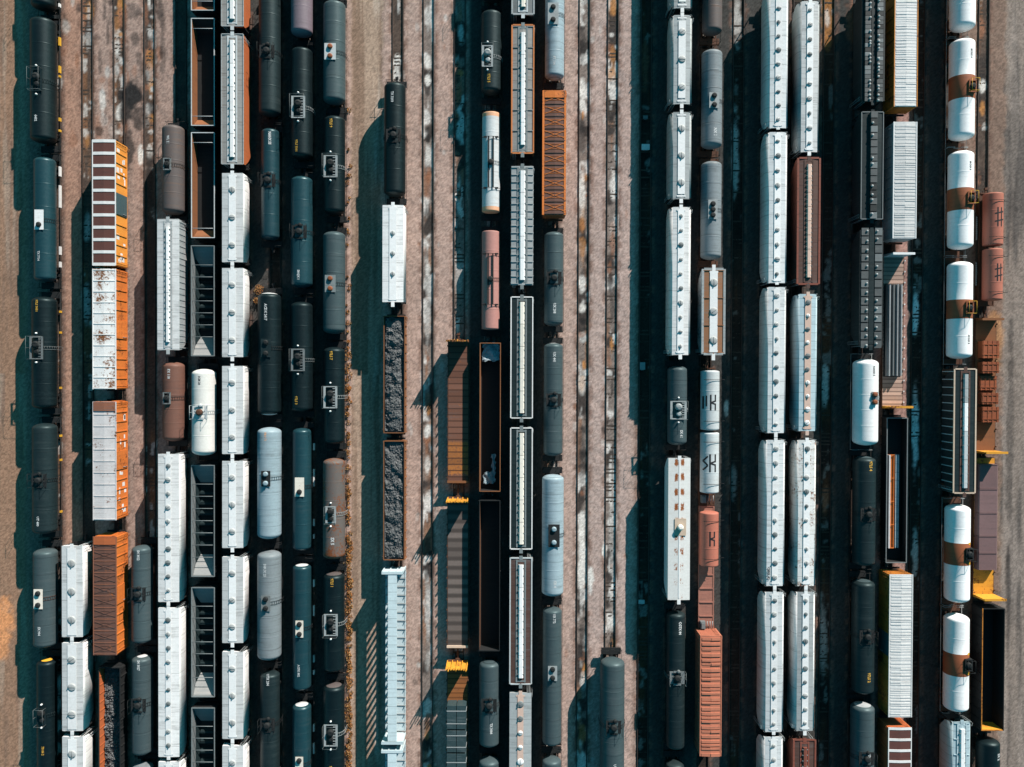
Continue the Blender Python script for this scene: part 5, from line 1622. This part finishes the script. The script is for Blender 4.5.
ROOTS = []
for c in CARS:
    root, x, yc, L, u = build_car(*c)
    ROOTS.append((c, root))
    p = c[7]
    t = c[0]
    if p.get('coal'):
        z0, pk, sd = p['coal']
        W = p.get('W', 1.48) - 0.09
        o = coal_heap((x, yc, ZR), L - 0.3, W, z0, pk, 'coal_load', M_COAL, sd, 0.10 if t != 3 else 0.22, 0.16 if t != 3 else 0.3)
        where = {3: 'dark lumpy coal filling the gondola in the boxcar row', 11: 'heaped coal mounds in the rust rimmed gondola' if sd == 1 else 'level coal load in the lower rust rimmed gondola'}[t]
        tag(o, where, 'coal', None, 'stuff')
    ld = p.get('load')
    if p.get('tarp'):
        rnd = random.Random(4)
        for (vv, uu, w, l, zz, lab) in ((352, .05, 2.3, 2.6, .5, 'crumpled pale tarp at the upper end of black gondola'), (468, .95, .5, 4.0, .3, 'narrow pale tarp strip low in the black gondola'), (478, -.5, 1.4, 1.6, .25, 'small pale tarp scrap low in the black gondola')):
            b = MB()
            nx, ny = 10, 14
            for j in range(ny):
                for i in range(nx):
                    e = 0.06 * rnd.uniform(-1, 1) if 0 < i < nx - 1 and 0 < j < ny - 1 else 0.16 * rnd.uniform(-1, 1)
                    b.v.append((w * (i / (nx - 1) - .5) + e, l * (j / (ny - 1) - .5) + e, 0.25 * zz * rnd.random() + 0.10 * math.sin(i * 0.9 + j * .5)))
            for j in range(ny - 1):
                for i in range(nx - 1):
                    a = j * nx + i
                    b.face([a, a + 1, a + nx + 1, a + nx])
            o = b.build('tarp_scrap', M_LBLUE)
            o.location = (x + uu * 0.5, at(u, vv, 2.0)[1], ZR + 1.12 + (1.05 if vv == 352 else 0.55 if vv == 468 else .5))
            tag(o, lab, 'tarp', 'tarp scraps in the black gondola')
    if ld == 'wrap':
        for i, (va, vb, lab) in enumerate(((704, 728, 'dark wrapped lumber stack nearest the yellow bulkhead'), (729, 751, 'second dark wrapped lumber stack behind the yellow bulkhead'), (752, 790, 'dark wrapped lumber stack cut by the bottom edge'))):
            ya, yb = at(u, va, 3.0)[1], at(u, vb, 3.0)[1]
            r_ = empty('wrapped_lumber_stack', (x, (ya + yb) / 2, ZR + 1.12))
            l = ya - yb - 0.1
            b = MB()
            for s in (-1, 1):
                b.bb(s * .70 - .66, s * .70 + .66, -l / 2, l / 2, 0.10, 2.1)
            b.bb(-1.2, 1.2, -l / 2 + .3, -l / 2 + .5, 0, .1)
            b.bb(-1.2, 1.2, l / 2 - .5, l / 2 - .3, 0, .1)
            b.build('wrapping', M_TARP, r_)
            for q in (-.3, .3):
                b = MB()
                b.bb(-1.39, 1.39, q * l * .9 - .05, q * l * .9 + .05, 2.1, 2.14)
                for s in (-1, 1):
                    b.bb(s * 1.38 - .02, s * 1.38 + .02, q * l * .9 - .05, q * l * .9 + .05, .1, 2.1)
                b.build('strap', M_GALV, r_)
            tag(r_, lab, 'lumber stack', 'wrapped lumber on the yellow ended flatcar')
    if ld == 'bars':
        ya, yb = at(u, 284, 2.6)[1], at(u, 376, 2.6)[1]
        labs = ['leftmost steel bar bundle on the pale flatcar', 'second steel bar bundle from left on the pale flatcar', 'third steel bar bundle from left on the pale flatcar', 'rightmost steel bar bundle on the pale flatcar']
        b = MB()
        b.bb(-1.38, 1.12, (ya + yb) / 2 - yc - (ya - yb) / 2 - .1, (ya + yb) / 2 - yc + (ya - yb) / 2 + .1, 1.122, 1.16)
        b.build('deck_plate', M_GDARK, root)
        for i in range(4):
            xx = -1.0 + .56 * i
            r_ = empty('steel_bar_bundle', (x + xx, (ya + yb) / 2, ZR + 1.161))
            l = ya - yb - .1 * (i % 2)
            b = MB()
            for (dx, dz) in ((-.09, .24), (.09, .24), (-.09, .62), (.09, .62), (0, .95)):
                b.bb(dx - .085, dx + .085, -l / 2 + .04 * abs(dx), l / 2, dz - .14, dz + .18)
            b.build('bars', M_BAR if i != 1 else M_STEEL, r_)
            b = MB()
            for q in (-.35, 0, .35):
                b.bb(-.2, .2, q * l - .07, q * l + .07, 0, .10)
            b.build('bearer', M_TIE, r_)
            tag(r_, labs[i], 'steel bars', 'steel bar bundles on the pale flatcar')
    if ld == 'steel':
        ya, yb = at(u, 455, 2.2)[1], at(u, 548, 2.2)[1]
        for i, (xx, w, hh, mt, nm, lab) in enumerate(((-.35, .34, .75, M_ORANGE, 'steel_channel', 'orange steel channel stack inside the black gondola'), (-.78, .06, 1.1, M_WBOARD, 'steel_plate', 'thin white steel plate edge in the black gondola'), (.45, .20, .8, M_ICE, 'steel_beam', 'blue grey steel beam inside the black gondola'))):
            l = ya - yb
            b = MB()
            b.bb(-w, w, -l / 2, l / 2, 0, .10)
            for s in (-1, 1):
                b.bb(s * w - .04, s * w + .04, -l / 2 - .001, l / 2 + .001, .02, hh)
            if w > .1:
                b.bb(-w + .04, w - .04, -l / 2 + .01, l / 2 - .01, hh * .55, hh * .75)
            if i == 0:
                for q in range(5):
                    yy = -l / 2 + l * q / 4
                    b.bb(-w - .05, w + .05, yy - .06, yy + .06, hh, hh + .06)
            o = b.build(nm, mt)
            o.location = (x + xx, (ya + yb) / 2, ZR + 1.06)
            tag(o, lab, 'steel section')
    if ld == 'slabs':
        for i, (va, vb, lab) in enumerate(((341, 358, 'topmost orange rusted slab on the flatcar'), (362, 373, 'second orange rusted slab from top, narrow'), (376, 390, 'third orange rusted slab, mostly shaded'), (393, 404, 'fourth orange rusted slab from top'), (407, 422, 'bottommost orange rusted slab on the flatcar'))):
            ya, yb = at(u, va, 2.4)[1], at(u, vb, 2.4)[1]
            l = ya - yb
            b = MB()
            hh = [1.25, 1.2, .7, 1.15, 1.3][i]
            b.bb(-1.2, 1.2, -l / 2, l / 2, .1, hh)
            for q in range(4):
                xx = -1.0 + q * .66
                b.bb(xx - .10, xx + .10, -l / 2 - .04, l / 2 + .04, hh, hh + .05)
            for q in (-.3, .3):
                b.bb(-1.25, 1.25, q * l - .08, q * l + .08, 0, .1)
                b.bb(-1.23, 1.23, q * l - .05, q * l + .05, hh + .05, hh + .09)
            o = b.build('rusted_slab', M_SLAB)
            o.location = (x, (ya + yb) / 2, ZR + 1.12)
            tag(o, lab, 'steel slab', 'orange rusted slabs on the rightmost flatcar')
    if ld == 'covers':
        vs = (464, 489, 513, 536, 553, 570)
        labs = ['topmost', 'second from top', 'third from top', 'fourth from top', 'bottommost']
        for i in range(5):
            ya, yb = at(u, vs[i], 2.3)[1], at(u, vs[i + 1], 2.3)[1]
            l = ya - yb - .06
            b = MB()
            b.prism([(-1.42, 0), (-1.42, .85), (-1.25, 1.0), (1.25, 1.0), (1.42, .85), (1.42, 0)][::-1], -l / 2, l / 2)
            for q in (-.5, .5):
                b.bb(-1.28, 1.28, q * l - .05 * (1 if q > 0 else -1) - .05, q * l - .05 * (1 if q > 0 else -1) + .05, 1.0, 1.05)
            o = b.build('steel_cover', M_PURPLATE)
            o.location = (x, (ya + yb) / 2, ZR + 1.12)
            tag(o, 'purple brown steel cover on the yellow ended flatcar, ' + labs[i], 'steel cover', 'purple brown covers on the flatcar')
    if p.get('yend'):
        b = MB()
        b.bb(-1.5, 1.5, -L / 2 + .10, -L / 2 + .13, 1.1, 3.62)
        b.build('end_panel', M_BULKY, root)
# ----------------------------------------------------------------- ground
fx = np.arange(-80.0, 80.001, 0.2)
fy = np.arange(-61.0, 61.001, 0.2)
far = np.array([4.0, 12.0, 30.0, 80.0, 200.0, 500.0, 1100.0])
gx = np.concatenate([-80.0 - far[::-1], fx, 80.0 + far])
gy = np.concatenate([-61.0 - far[::-1], fy, 61.0 + far])
NX, NY = len(gx), len(gy)
X, Y = np.meshgrid(gx, gy)
inside = (np.abs(X) <= 80.0) & (np.abs(Y) <= 61.0)
rs = np.random.RandomState(3)
TXS = np.array(sorted(TX.values()))
dist = np.full(X.shape, 99.0)
for tx_ in TXS:
    dist = np.minimum(dist, np.abs(X - tx_))
n1 = fbm(X, Y, 6.0, 10)
n2 = fbm(X, Y, 1.3, 20)
n3 = vnoise(X, Y, 0.45, 30)
nw = rs.rand(*X.shape)
nl = fbm(X * 2.2, Y * 0.16, 2.0, 40)          # streaks along the tracks
road_l = sstep(X, -23.9 + 0.5 * (n2 - .5), -23.3 + 0.5 * (n2 - .5)) * (1 - sstep(X, -19.3 + (n2 - .5), -18.7 + (n2 - .5)))
road_r = sstep(X, 71.4 + (n2 - .5), 72.3 + (n2 - .5))
road_w = 1 - sstep(X, -72.0 + (n2 - .5), -70.4 + (n2 - .5))
road = np.maximum(np.maximum(road_l, road_r), road_w)
bed = 1 - sstep(dist, 0.72 + 0.25 * (n2 - .5), 1.0 + 0.25 * (n2 - .5))
Z = 0.03 + 0.10 * (1 - bed) * (1 - road) * (0.55 + 0.5 * n2) + 0.05 * (n2 - .5) + 0.022 * (n3 - .5) + 0.035 * (nw - .5) * (1 - 0.7 * road)
Z = np.where(inside, Z, 0.0)


def lerp(a, b, t):
    return a * (1 - t[..., None]) + np.array(b) * t[..., None]


colr = np.zeros(X.shape + (3,)) + np.array((0.395, 0.285, 0.24))
colr = lerp(colr, (0.38, 0.305, 0.28), sstep(X, 5.0, 13.0) * (1 - sstep(X, 16, 19)) * 0.6)
colr = lerp(colr, (0.31, 0.175, 0.12), (1 - sstep(X, -64.0, -59.0)) * 0.75)            # redder gravel at the left
colr = lerp(colr, (0.24, 0.17, 0.14), sstep(X, -62.0, -58.0) * (1 - sstep(X, -50.0, -45.0)) * 0.55)
colr = lerp(colr, (0.014, 0.026, 0.028), sstep(X, 17.3, 20.0) * (1 - sstep(X, 52.8, 53.6)) * 0.9)  # teal-black puts the shade of the car rows into the ballast colour
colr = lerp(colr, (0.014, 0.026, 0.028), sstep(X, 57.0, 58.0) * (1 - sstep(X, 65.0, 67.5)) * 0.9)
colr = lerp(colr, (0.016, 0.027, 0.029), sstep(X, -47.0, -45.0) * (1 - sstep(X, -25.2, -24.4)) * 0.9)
colr = lerp(colr, (0.016, 0.027, 0.029), sstep(X, -6.8, -6.0) * (1 - sstep(X, 6.4, 7.2)) * 0.9)   # oily ballast, with the shade between car rows painted in
colr = lerp(colr, (0.20, 0.135, 0.105), sstep(X, 65.0, 67.0))
colr = lerp(colr, (0.33, 0.20, 0.17), sstep(X, 52.8, 53.4) * (1 - sstep(X, 57.6, 58.2)))
colr = lerp(colr, (0.10, 0.09, 0.085), sstep(X, -72.0, -70.0) * (1 - sstep(X, -65.6, -65.2)) * 0.6)
fr = (1 - sstep(dist, 1.05, 1.75)) * sstep(fbm(X, Y, 0.9, 33), 0.36, 0.62)
colr = lerp(colr, (0.17, 0.10, 0.075), fr * 0.75 * (1 - road))
bedc = np.zeros(colr.shape) + np.array((0.085, 0.062, 0.050))
bedc = lerp(bedc, (0.17, 0.09, 0.052), sstep(nl, 0.52, 0.70))
bedc = lerp(bedc, (0.045, 0.038, 0.034), sstep(n1, 0.50, 0.72))
bedc = lerp(bedc, (0.46, 0.44, 0.41), sstep(n2 * 0.6 + nl * 0.55, 0.70, 0.78) * 0.8)
mid = sstep(X, -15.0, -14.0) * (1 - sstep(X, 16.5, 17.2))
open_bed = np.zeros(colr.shape) + np.array((0.20, 0.165, 0.145))
open_bed = lerp(open_bed, (0.24, 0.13, 0.08), sstep(nl, 0.55, 0.72) * 0.8)
open_bed = lerp(open_bed, (0.05, 0.042, 0.038), sstep(fbm(X, Y, 2.4, 91), 0.52, 0.64))
open_bed = lerp(open_bed, (0.58, 0.56, 0.53), sstep(fbm(X * 1.5, Y * 0.7, 1.9, 95), 0.58, 0.68) * 0.9)
bedc = bedc * (1 - mid[..., None]) + open_bed * mid[..., None]
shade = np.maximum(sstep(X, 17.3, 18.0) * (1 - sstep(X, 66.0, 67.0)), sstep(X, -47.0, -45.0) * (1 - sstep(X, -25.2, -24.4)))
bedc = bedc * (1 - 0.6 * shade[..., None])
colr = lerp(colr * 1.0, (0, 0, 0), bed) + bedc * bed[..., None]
# the dirt roads: wheel streaks running along them
rl = np.zeros(colr.shape) + np.array((0.36, 0.265, 0.20))
rl = lerp(rl, (0.24, 0.165, 0.12), sstep(fbm(X * 3.0, Y * 0.09, 2.0, 60), 0.42, 0.66))
rl = lerp(rl, (0.43, 0.36, 0.30), sstep(fbm(X * 2.0, Y * 0.12, 2.0, 64), 0.55, 0.75) * 0.8)
rr = np.zeros(colr.shape) + np.array((0.225, 0.183, 0.157))
rr = lerp(rr, (0.085, 0.075, 0.07), sstep(fbm(X * 1.5, Y * 0.07, 2.0, 70), 0.50, 0.68) * 0.8)
rr = lerp(rr, (0.29, 0.24, 0.21), sstep(fbm(X * 1.7, Y * 0.10, 2.0, 77), 0.52, 0.7) * 0.7)
rw_ = np.zeros(colr.shape) + np.array((0.27, 0.165, 0.11))
rw_ = lerp(rw_, (0.18, 0.12, 0.09), sstep(fbm(X * 2.2, Y * 0.08, 2.0, 80), 0.45, 0.65) * 0.8)
rw_ = lerp(rw_, (0.34, 0.26, 0.20), sstep(fbm(X * 2.0, Y * 0.10, 2.0, 84), 0.55, 0.7) * 0.6)
colr = lerp(colr, (0, 0, 0), road_l) + rl * road_l[..., None]
colr = lerp(colr, (0, 0, 0), road_r) + rr * road_r[..., None]
colr = lerp(colr, (0, 0, 0), road_w) + rw_ * road_w[..., None]
# spills: grain, lime, sand and oil lying on the ground, plus painted sun patches (picture position, half sizes in picture units, colour, strength)
WH, GY, OR, BK, BR = (0.62, 0.60, 0.56), (0.40, 0.39, 0.37), (0.42, 0.19, 0.06), (0.025, 0.024, 0.024), (0.26, 0.12, 0.07)
rn = random.Random(77)
SPILLS_AND_SUN = []
for tt, n_ in ((2, 8), (3, 10), (4, 12), (11, 4), (12, 26), (13, 8), (17, 30), (18, 22), (30, 8)):
    for q in range(n_):
        cc = rn.choice((WH, GY, BK, BK, BK, BK, BR, BR, OR))
        vv_ = rn.uniform(0, 767) if tt > 11 else rn.uniform(0, 140)
        SPILLS_AND_SUN.append((512 + TX[tt] * F_PX / CAM_D + rn.uniform(-2, 2), vv_, rn.uniform(1.5, 4.5), rn.uniform(2, 12), cc, rn.uniform(.5, 1)))
for q in range(60):
    SPILLS_AND_SUN.append((rn.uniform(60, 165), rn.uniform(0, 140), rn.uniform(1.5, 5), rn.uniform(3, 16), rn.choice((BK, BK, BR, BR, GY)), rn.uniform(.3, .7)))
for q in range(70):
    SPILLS_AND_SUN.append((rn.choice((rn.uniform(408, 448), rn.uniform(566, 628))), rn.uniform(0, 767), rn.uniform(1, 3), rn.uniform(2, 8), rn.choice((BK, BR, GY, WH)), rn.uniform(.25, .6)))
SPILLS_AND_SUN += [(103, 100, 3, 14, WH, .7), (117, 48, 3, 9, WH, .5), (117, 70, 3, 8, GY, .8), (119, 113, 4, 10, WH, .9), (150, 33, 3, 8, GY, .8), (141, 156, 3, 12, WH, 1), (150, 152, 3, 8, WH, .9),
         (150, 60, 4, 10, OR, .4), (133, 95, 13, 16, BK, 1), (126, 108, 8, 20, BK, .9), (140, 118, 8, 16, BK, .6), (128, 150, 7, 24, BK, .8), (133, 12, 6, 10, BK, .5), (150, 175, 5, 25, BK, .8), (163, 45, 3, 40, BK, .5), (160, 10, 4, 14, BK, .7), (117, 25, 3, 14, OR, .35), (87, 228, 4, 14, GY, .9), (87, 305, 4, 20, GY, .8), (150, 330, 4, 16, BK, .6),
         (428, 62, 4, 10, WH, .9), (428, 80, 3, 6, WH, 1), (428, 20, 3, 14, GY, .5), (428, 153, 3.5, 9, WH, .8), (428, 185, 3.5, 14, BR, .6), (428, 215, 4, 12, BK, .6), (428, 270, 3.5, 8, WH, .8), (428, 310, 3.5, 40, GY, .75), (428, 400, 4, 14, BK, .7),
         (428, 430, 4, 8, WH, 1), (428, 465, 3, 10, WH, .7), (428, 500, 3.5, 10, WH, .7), (428, 545, 4, 12, BK, .7), (428, 610, 3.5, 26, GY, .9), (428, 660, 3, 12, GY, .6), (397, 60, 4, 7, WH, .9), (397, 76, 3.5, 8, WH, .8), (459, 270, 5, 22, GY, .6), (459, 95, 3, 12, BR, .8),
         (582, 90, 4, 14, WH, .9), (582, 104, 4, 6, WH, .8), (582, 45, 4, 18, BK, .6), (582, 190, 4.5, 28, WH, .85), (582, 225, 4, 10, OR, .5), (582, 140, 4, 18, BK, .55), (582, 250, 4, 14, OR, .5), (582, 284, 4, 8, WH, .9), (582, 308, 4, 5, WH, .9), (582, 385, 4.5, 14, WH, .7), (582, 385, 3, 10, OR, .35), (582, 450, 4, 40, BK, .5),
         (582, 555, 5, 44, WH, 1), (590, 580, 4, 14, WH, 1), (582, 640, 4, 30, BK, .6), (582, 735, 4, 14, OR, .5), (582, 758, 3, 8, WH, .8),
         (613, 5, 4, 10, OR, .8), (613, 90, 3.5, 12, WH, .7), (613, 60, 3, 14, OR, .5), (613, 187, 4, 16, WH, .85), (613, 240, 4, 20, BR, .6), (613, 300, 4, 30, BK, .5), (610.5, 490, 1.3, 42, WH, .9), (614.5, 490, 1.3, 42, WH, .9), (612, 510, 4, 50, GY, .5), (604, 549, 3, 9, WH, 1), (612, 592, 4, 10, WH, .7), (611, 622, 6, 11, WH, .9), (613, 640, 3.5, 10, BK, .8), (613, 645, 4, 8, OR, .3),
         (737, 20, 5, 26, GY, .9), (735, 157, 4, 48, WH, .7), (726, 408, 2.5, 8, WH, .9), (733, 480, 4, 18, GY, .5), (827, 18, 6, 34, OR, .6), (827, 20, 3, 10, WH, .6), (825, 386, 4, 22, WH, .8), (823, 640, 4, 40, GY, .6), (825, 500, 4, 14, BR, .9),  # orange at the top of track T25 paints rusty ground lit through a gap
         (915, 312, 3.5, 24, (.78, .77, .75), 1), (915, 432, 4, 46, (.78, .77, .75), 1), (915, 552, 3.5, 26, WH, .8), (982, 75, 4, 9, BK, .7), (982, 86, 4, 8, WH, .9), (982, 108, 3, 9, OR, .8), (982, 30, 4, 12, BR, .8),  # white ovals on track T28 paint sun falling between the tank cars
         (4, 622, 10, 24, (0.60, 0.27, 0.12), 1), (3, 645, 8, 18, (0.60, 0.27, 0.12), .9), (993, 340, 10, 30, OR, .5), (1010, 430, 4, 130, BK, .55), (1013, 150, 5, 120, BK, .35), (1008, 600, 3, 70, BK, .45), (645, 60, 4, 30, BR, .4), (855, 20, 10, 30, BR, .7)]
for (su, sv, ru, rv, sc, st) in SPILLS_AND_SUN:
    sx, sy = at(su, sv)
    k = CAM_D / F_PX
    ax, ay = ru * k, rv * k
    m = (np.abs(X - sx) < ax * 1.8) & (np.abs(Y - sy) < ay * 1.8)
    d = np.sqrt(((X - sx) / ax) ** 2 + ((Y - sy) / ay) ** 2) + (n2 - 0.5) * 0.9 + (n3 - .5) * 0.3
    w = np.where(m, (1 - sstep(d, 0.55, 1.15)) * st, 0.0)
    colr = lerp(colr, sc, w)
gl = np.clip(0.90 + 0.20 * n1, 0, 2) * (0.72 + 0.56 * nw)
colr = np.clip(colr * gl[..., None], 0.004, 0.9)

verts = np.stack([X, Y, Z], axis=-1).reshape(-1, 3)
idx = np.arange(NX * NY).reshape(NY, NX)
quads = np.stack([idx[:-1, :-1], idx[:-1, 1:], idx[1:, 1:], idx[1:, :-1]], axis=-1).reshape(-1, 4)


def np_mesh(name, v, q, mat, col):
    me = bpy.data.meshes.new(name)
    me.vertices.add(len(v))
    me.vertices.foreach_set('co', v.astype(np.float32).ravel())
    me.loops.add(len(q) * 4)
    me.loops.foreach_set('vertex_index', q.astype(np.int32).ravel())
    me.polygons.add(len(q))
    me.polygons.foreach_set('loop_start', np.arange(0, len(q) * 4, 4, dtype=np.int32))
    me.materials.append(mat)
    at_ = me.color_attributes.new('soil', 'FLOAT_COLOR', 'POINT')
    c4 = np.concatenate([col, np.ones((len(col), 1))], axis=1)
    at_.data.foreach_set('color', c4.astype(np.float32).ravel())
    me.update()
    me.validate()
    return me


def soil_material(name, bump):
    mt = bpy.data.materials.new(name)
    mt.use_nodes = True
    N = NT(mt.node_tree)
    out = N.add('ShaderNodeOutputMaterial')
    bs = N.add('ShaderNodeBsdfPrincipled')
    N.link(bs.outputs[0], out.inputs[0])
    va = N.add('ShaderNodeVertexColor', layer_name='soil')
    tc = N.add('ShaderNodeTexCoord')
    f = N.noise(tc.outputs['Object'], 8.0, 4, 0.8)
    g = N.noise(tc.outputs['Object'], 2.2, 4, 0.7)
    k = N.math('ADD', N.math('MULTIPLY', f, 1.2), N.math('MULTIPLY', g, 0.15))
    k = N.math('ADD', k, 0.33)
    cb = N.add('ShaderNodeCombineXYZ')
    for i in range(3):
        N.link(k, cb.inputs[i])
    N.link(N.mix(1.0, va.outputs[0], cb.outputs[0], 'MULTIPLY'), bs.inputs['Base Color'])
    bs.inputs['Roughness'].default_value = 0.95
    bs.inputs['Specular IOR Level'].default_value = 0.15
    bp = N.add('ShaderNodeBump')
    bp.inputs['Strength'].default_value = bump
    bp.inputs['Distance'].default_value = 0.12
    N.link(f, bp.inputs['Height'])
    N.link(bp.outputs[0], bs.inputs['Normal'])
    return mt


M_SOIL = soil_material('ballast_and_soil', 0.35)
M_ROAD = soil_material('packed_dirt', 0.30)
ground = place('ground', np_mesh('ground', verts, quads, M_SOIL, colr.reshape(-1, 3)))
tag(ground, kind='structure')
# dirt roads as sheets 4 mm above the ground they follow
rq = quads[(road.reshape(-1)[quads].min(axis=1) > 0.35) & (np.abs(verts[quads[:, 0], 0]) <= 80) & (np.abs(verts[quads[:, 0], 1]) <= 61)]
for nm, lo, hi in (('dirt_road', -30, -10), ('dirt_road', 60, 90), ('dirt_track', -90, -60)):
    cx = verts[rq[:, 0], 0]
    q = rq[(cx > lo) & (cx < hi)]
    used, inv = np.unique(q, return_inverse=True)
    v = verts[used] + np.array((0, 0, 0.004))
    o = place(nm, np_mesh(nm, v, inv.reshape(-1, 4), M_ROAD, colr.reshape(-1, 3)[used]))
    tag(o, kind='structure')

# ----------------------------------------------------------------- railway tracks
rail_b = MB()
for s in (-1, 1):
    x = s * 0.755
rail_me = MB().bb(-0.036, 0.036, -130, 130, 0.235, ZR).bb(-0.010, 0.010, -130, 130, 0.13, 0.235).bb(-0.07, 0.07, -130, 130, 0.115, 0.13).mesh('rail', M_RAIL)
for i, t in enumerate(sorted(TX)):
    r_ = empty('railway_track', (TX[t], 0, 0))
    tag(r_, kind='structure')
    for s in (-1, 1):
        place('rail', rail_me, r_, (s * 0.755, 0, 0))
    rnd = random.Random(100 + t)
    b = MB()
    y = -66.0
    while y < 66:
        b.box((rnd.uniform(-.06, .06), y, -0.066 - (0.03 if t in (12, 17) else 0.0) + rnd.uniform(-0.035, 0.03)), (2.5, 0.22, 0.16), 0, rnd.uniform(-.02, .02))
        y += 0.53 + rnd.uniform(-.03, .03)
    sl = b.build('sleepers', M_TIE, r_)
    tag(sl, kind='stuff')

# ----------------------------------------------------------------- dry weeds along the dirt road, track equipment
rnd = random.Random(11)
b = MB()


def weed(x, y, n, r, h):
    for i in range(n):
        a = rnd.uniform(0, 2 * PI)
        d = r * math.sqrt(rnd.random())
        px_, py_ = x + d * math.cos(a), y + d * math.sin(a)
        z = 0.08 + h * rnd.random() ** 1.4
        s = rnd.uniform(0.05, 0.13)
        t1, t2 = rnd.uniform(0, 2 * PI), rnd.uniform(-0.9, 0.9)
        k = len(b.v)
        dx, dy = math.cos(t1) * s, math.sin(t1) * s
        b.v += [(px_ - dx, py_ - dy, z), (px_ + dy * .5, py_ - dx * .5, z + s * t2), (px_ + dx, py_ + dy, z + s * .6), (px_ - dy * .5, py_ + dx * .5, z - s * t2 * .5)]
        b.face([k, k + 1, k + 2, k + 3], rnd.choice((0, 0, 1, 1, 2)))


for i in range(560):
    v = rnd.uniform(100, 767)
    dens = 0.12 if v < 330 else 0.35 if v < 540 else 1.0
    if rnd.random() > dens:
        continue
    u = 348.5 + rnd.gauss(0, 1.3) + (0.8 if v > 540 else 0)
    x, y = at(u, v)
    weed(x, y, rnd.randint(25, 60), rnd.uniform(.15, .42), rnd.uniform(.15, .5))
M_W1 = paint('dry_orange_weed', (0.34, 0.13, 0.035), dirt=.3, dirtcol=(.2, .1, .04), rough=.9, bump=0)
M_W2 = paint('dry_brown_weed', (0.17, 0.085, 0.035), dirt=.3, dirtcol=(.1, .06, .03), rough=.9, bump=0)
M_W3 = paint('straw_weed', (0.40, 0.26, 0.11), dirt=.3, dirtcol=(.2, .13, .06), rough=.9, bump=0)
o = b.build('dry_weeds', [M_W1, M_W2, M_W3])
tag(o, 'orange brown dry weeds lining the left edge of the dirt road', 'weeds', None, 'stuff')
b = MB()
x, y = at(260, 290)
weed(x, y, 240, .75, .7)
weed(x - .3, y - 1.6, 200, .5, .6)
o = b.build('dry_shrub', [M_W1, M_W2, M_W3])
tag(o, 'dry orange shrub beside the black tank car with white end rims', 'shrub')


def equipment(u, v, w, l, h, mt, lab, legs=True):
    x, y = at(u, v)
    r_ = empty('track_equipment_box', (x, y, 0.06))
    m = MB()
    m.bb(-w / 2, w / 2, -l / 2, l / 2, .12, h)
    m.bb(-w / 2 - .04, w / 2 + .04, -l / 2 - .04, l / 2 + .04, h, h + .05)
    m.build('case', mt, r_)
    m = MB()
    for s in (-1, 1):
        m.bb(s * w * .35 - .06, s * w * .35 + .06, -l / 2 - .15, l / 2 + .15, 0, .12)
    m.build('bearer', M_TIE, r_)
    m = MB()
    m.tube((-w * .3, -l / 2 - .1, h * .6), (w * .3, -l / 2 - .1, h * .6), .03)
    m.build('handle', M_GALV, r_)
    tag(r_, lab, 'equipment box', 'track equipment boxes')


equipment(645, 148, 1.1, .75, .5, M_TRIMW, 'white low equipment box on the shaded empty track, upper part')
equipment(641, 601, .8, .5, .4, M_PALE, 'small pale equipment box on the shaded empty track, lower part')
equipment(645, 118, .6, .4, .3, M_STEEL, 'tiny grey equipment box above the white equipment box')
equipment(642, 366, .7, 1.0, .4, M_GALV, 'grey equipment box on the shaded empty track, middle')

# ----------------------------------------------------------------- light, sky, view
SUN_E, SUN_A = R(22.4), R(30.0)      # elevation; azimuth east of the top of the picture
sun_d = bpy.data.lights.new('sun', 'SUN')
sun_d.energy = 5.0
sun_d.angle = R(0.5)
sun_d.color = (1.0, 0.89, 0.82)
sun = bpy.data.objects.new('sun', sun_d)
COL.objects.link(sun)
to_sun = Vector((math.sin(SUN_A) * math.cos(SUN_E), math.cos(SUN_A) * math.cos(SUN_E), math.sin(SUN_E)))
sun.rotation_euler = to_sun.to_track_quat('Z', 'Y').to_euler()
sun.location = to_sun * 300
wd = bpy.data.worlds.new('World')
SC.world = wd
wd.use_nodes = True
N = NT(wd.node_tree)
out = N.add('ShaderNodeOutputWorld')
bg = N.add('ShaderNodeBackground')
sky = N.add('ShaderNodeTexSky', sky_type='NISHITA')
sky.sun_disc = False
sky.sun_elevation = SUN_E
sky.sun_rotation = SUN_A
sky.air_density = 1.0
sky.dust_density = 0.6
sky.ozone_density = 1.0
# the clear blue-green daylight of the photograph
N.link(N.mix(1.0, sky.outputs[0], (0.18, 0.98, 0.95, 1.0), 'MULTIPLY'), bg.inputs[0])
bg.inputs[1].default_value = 0.066
N.link(bg.outputs[0], out.inputs[0])
vs_ = SC.view_settings
vs_.view_transform = 'Standard'
vs_.look = 'None'
vs_.gamma = 1.0
vs_.use_curve_mapping = False
vs_.exposure = 0.80
SC.cycles.max_bounces = 5
SC.cycles.diffuse_bounces = 1
SC.cycles.use_denoising = True
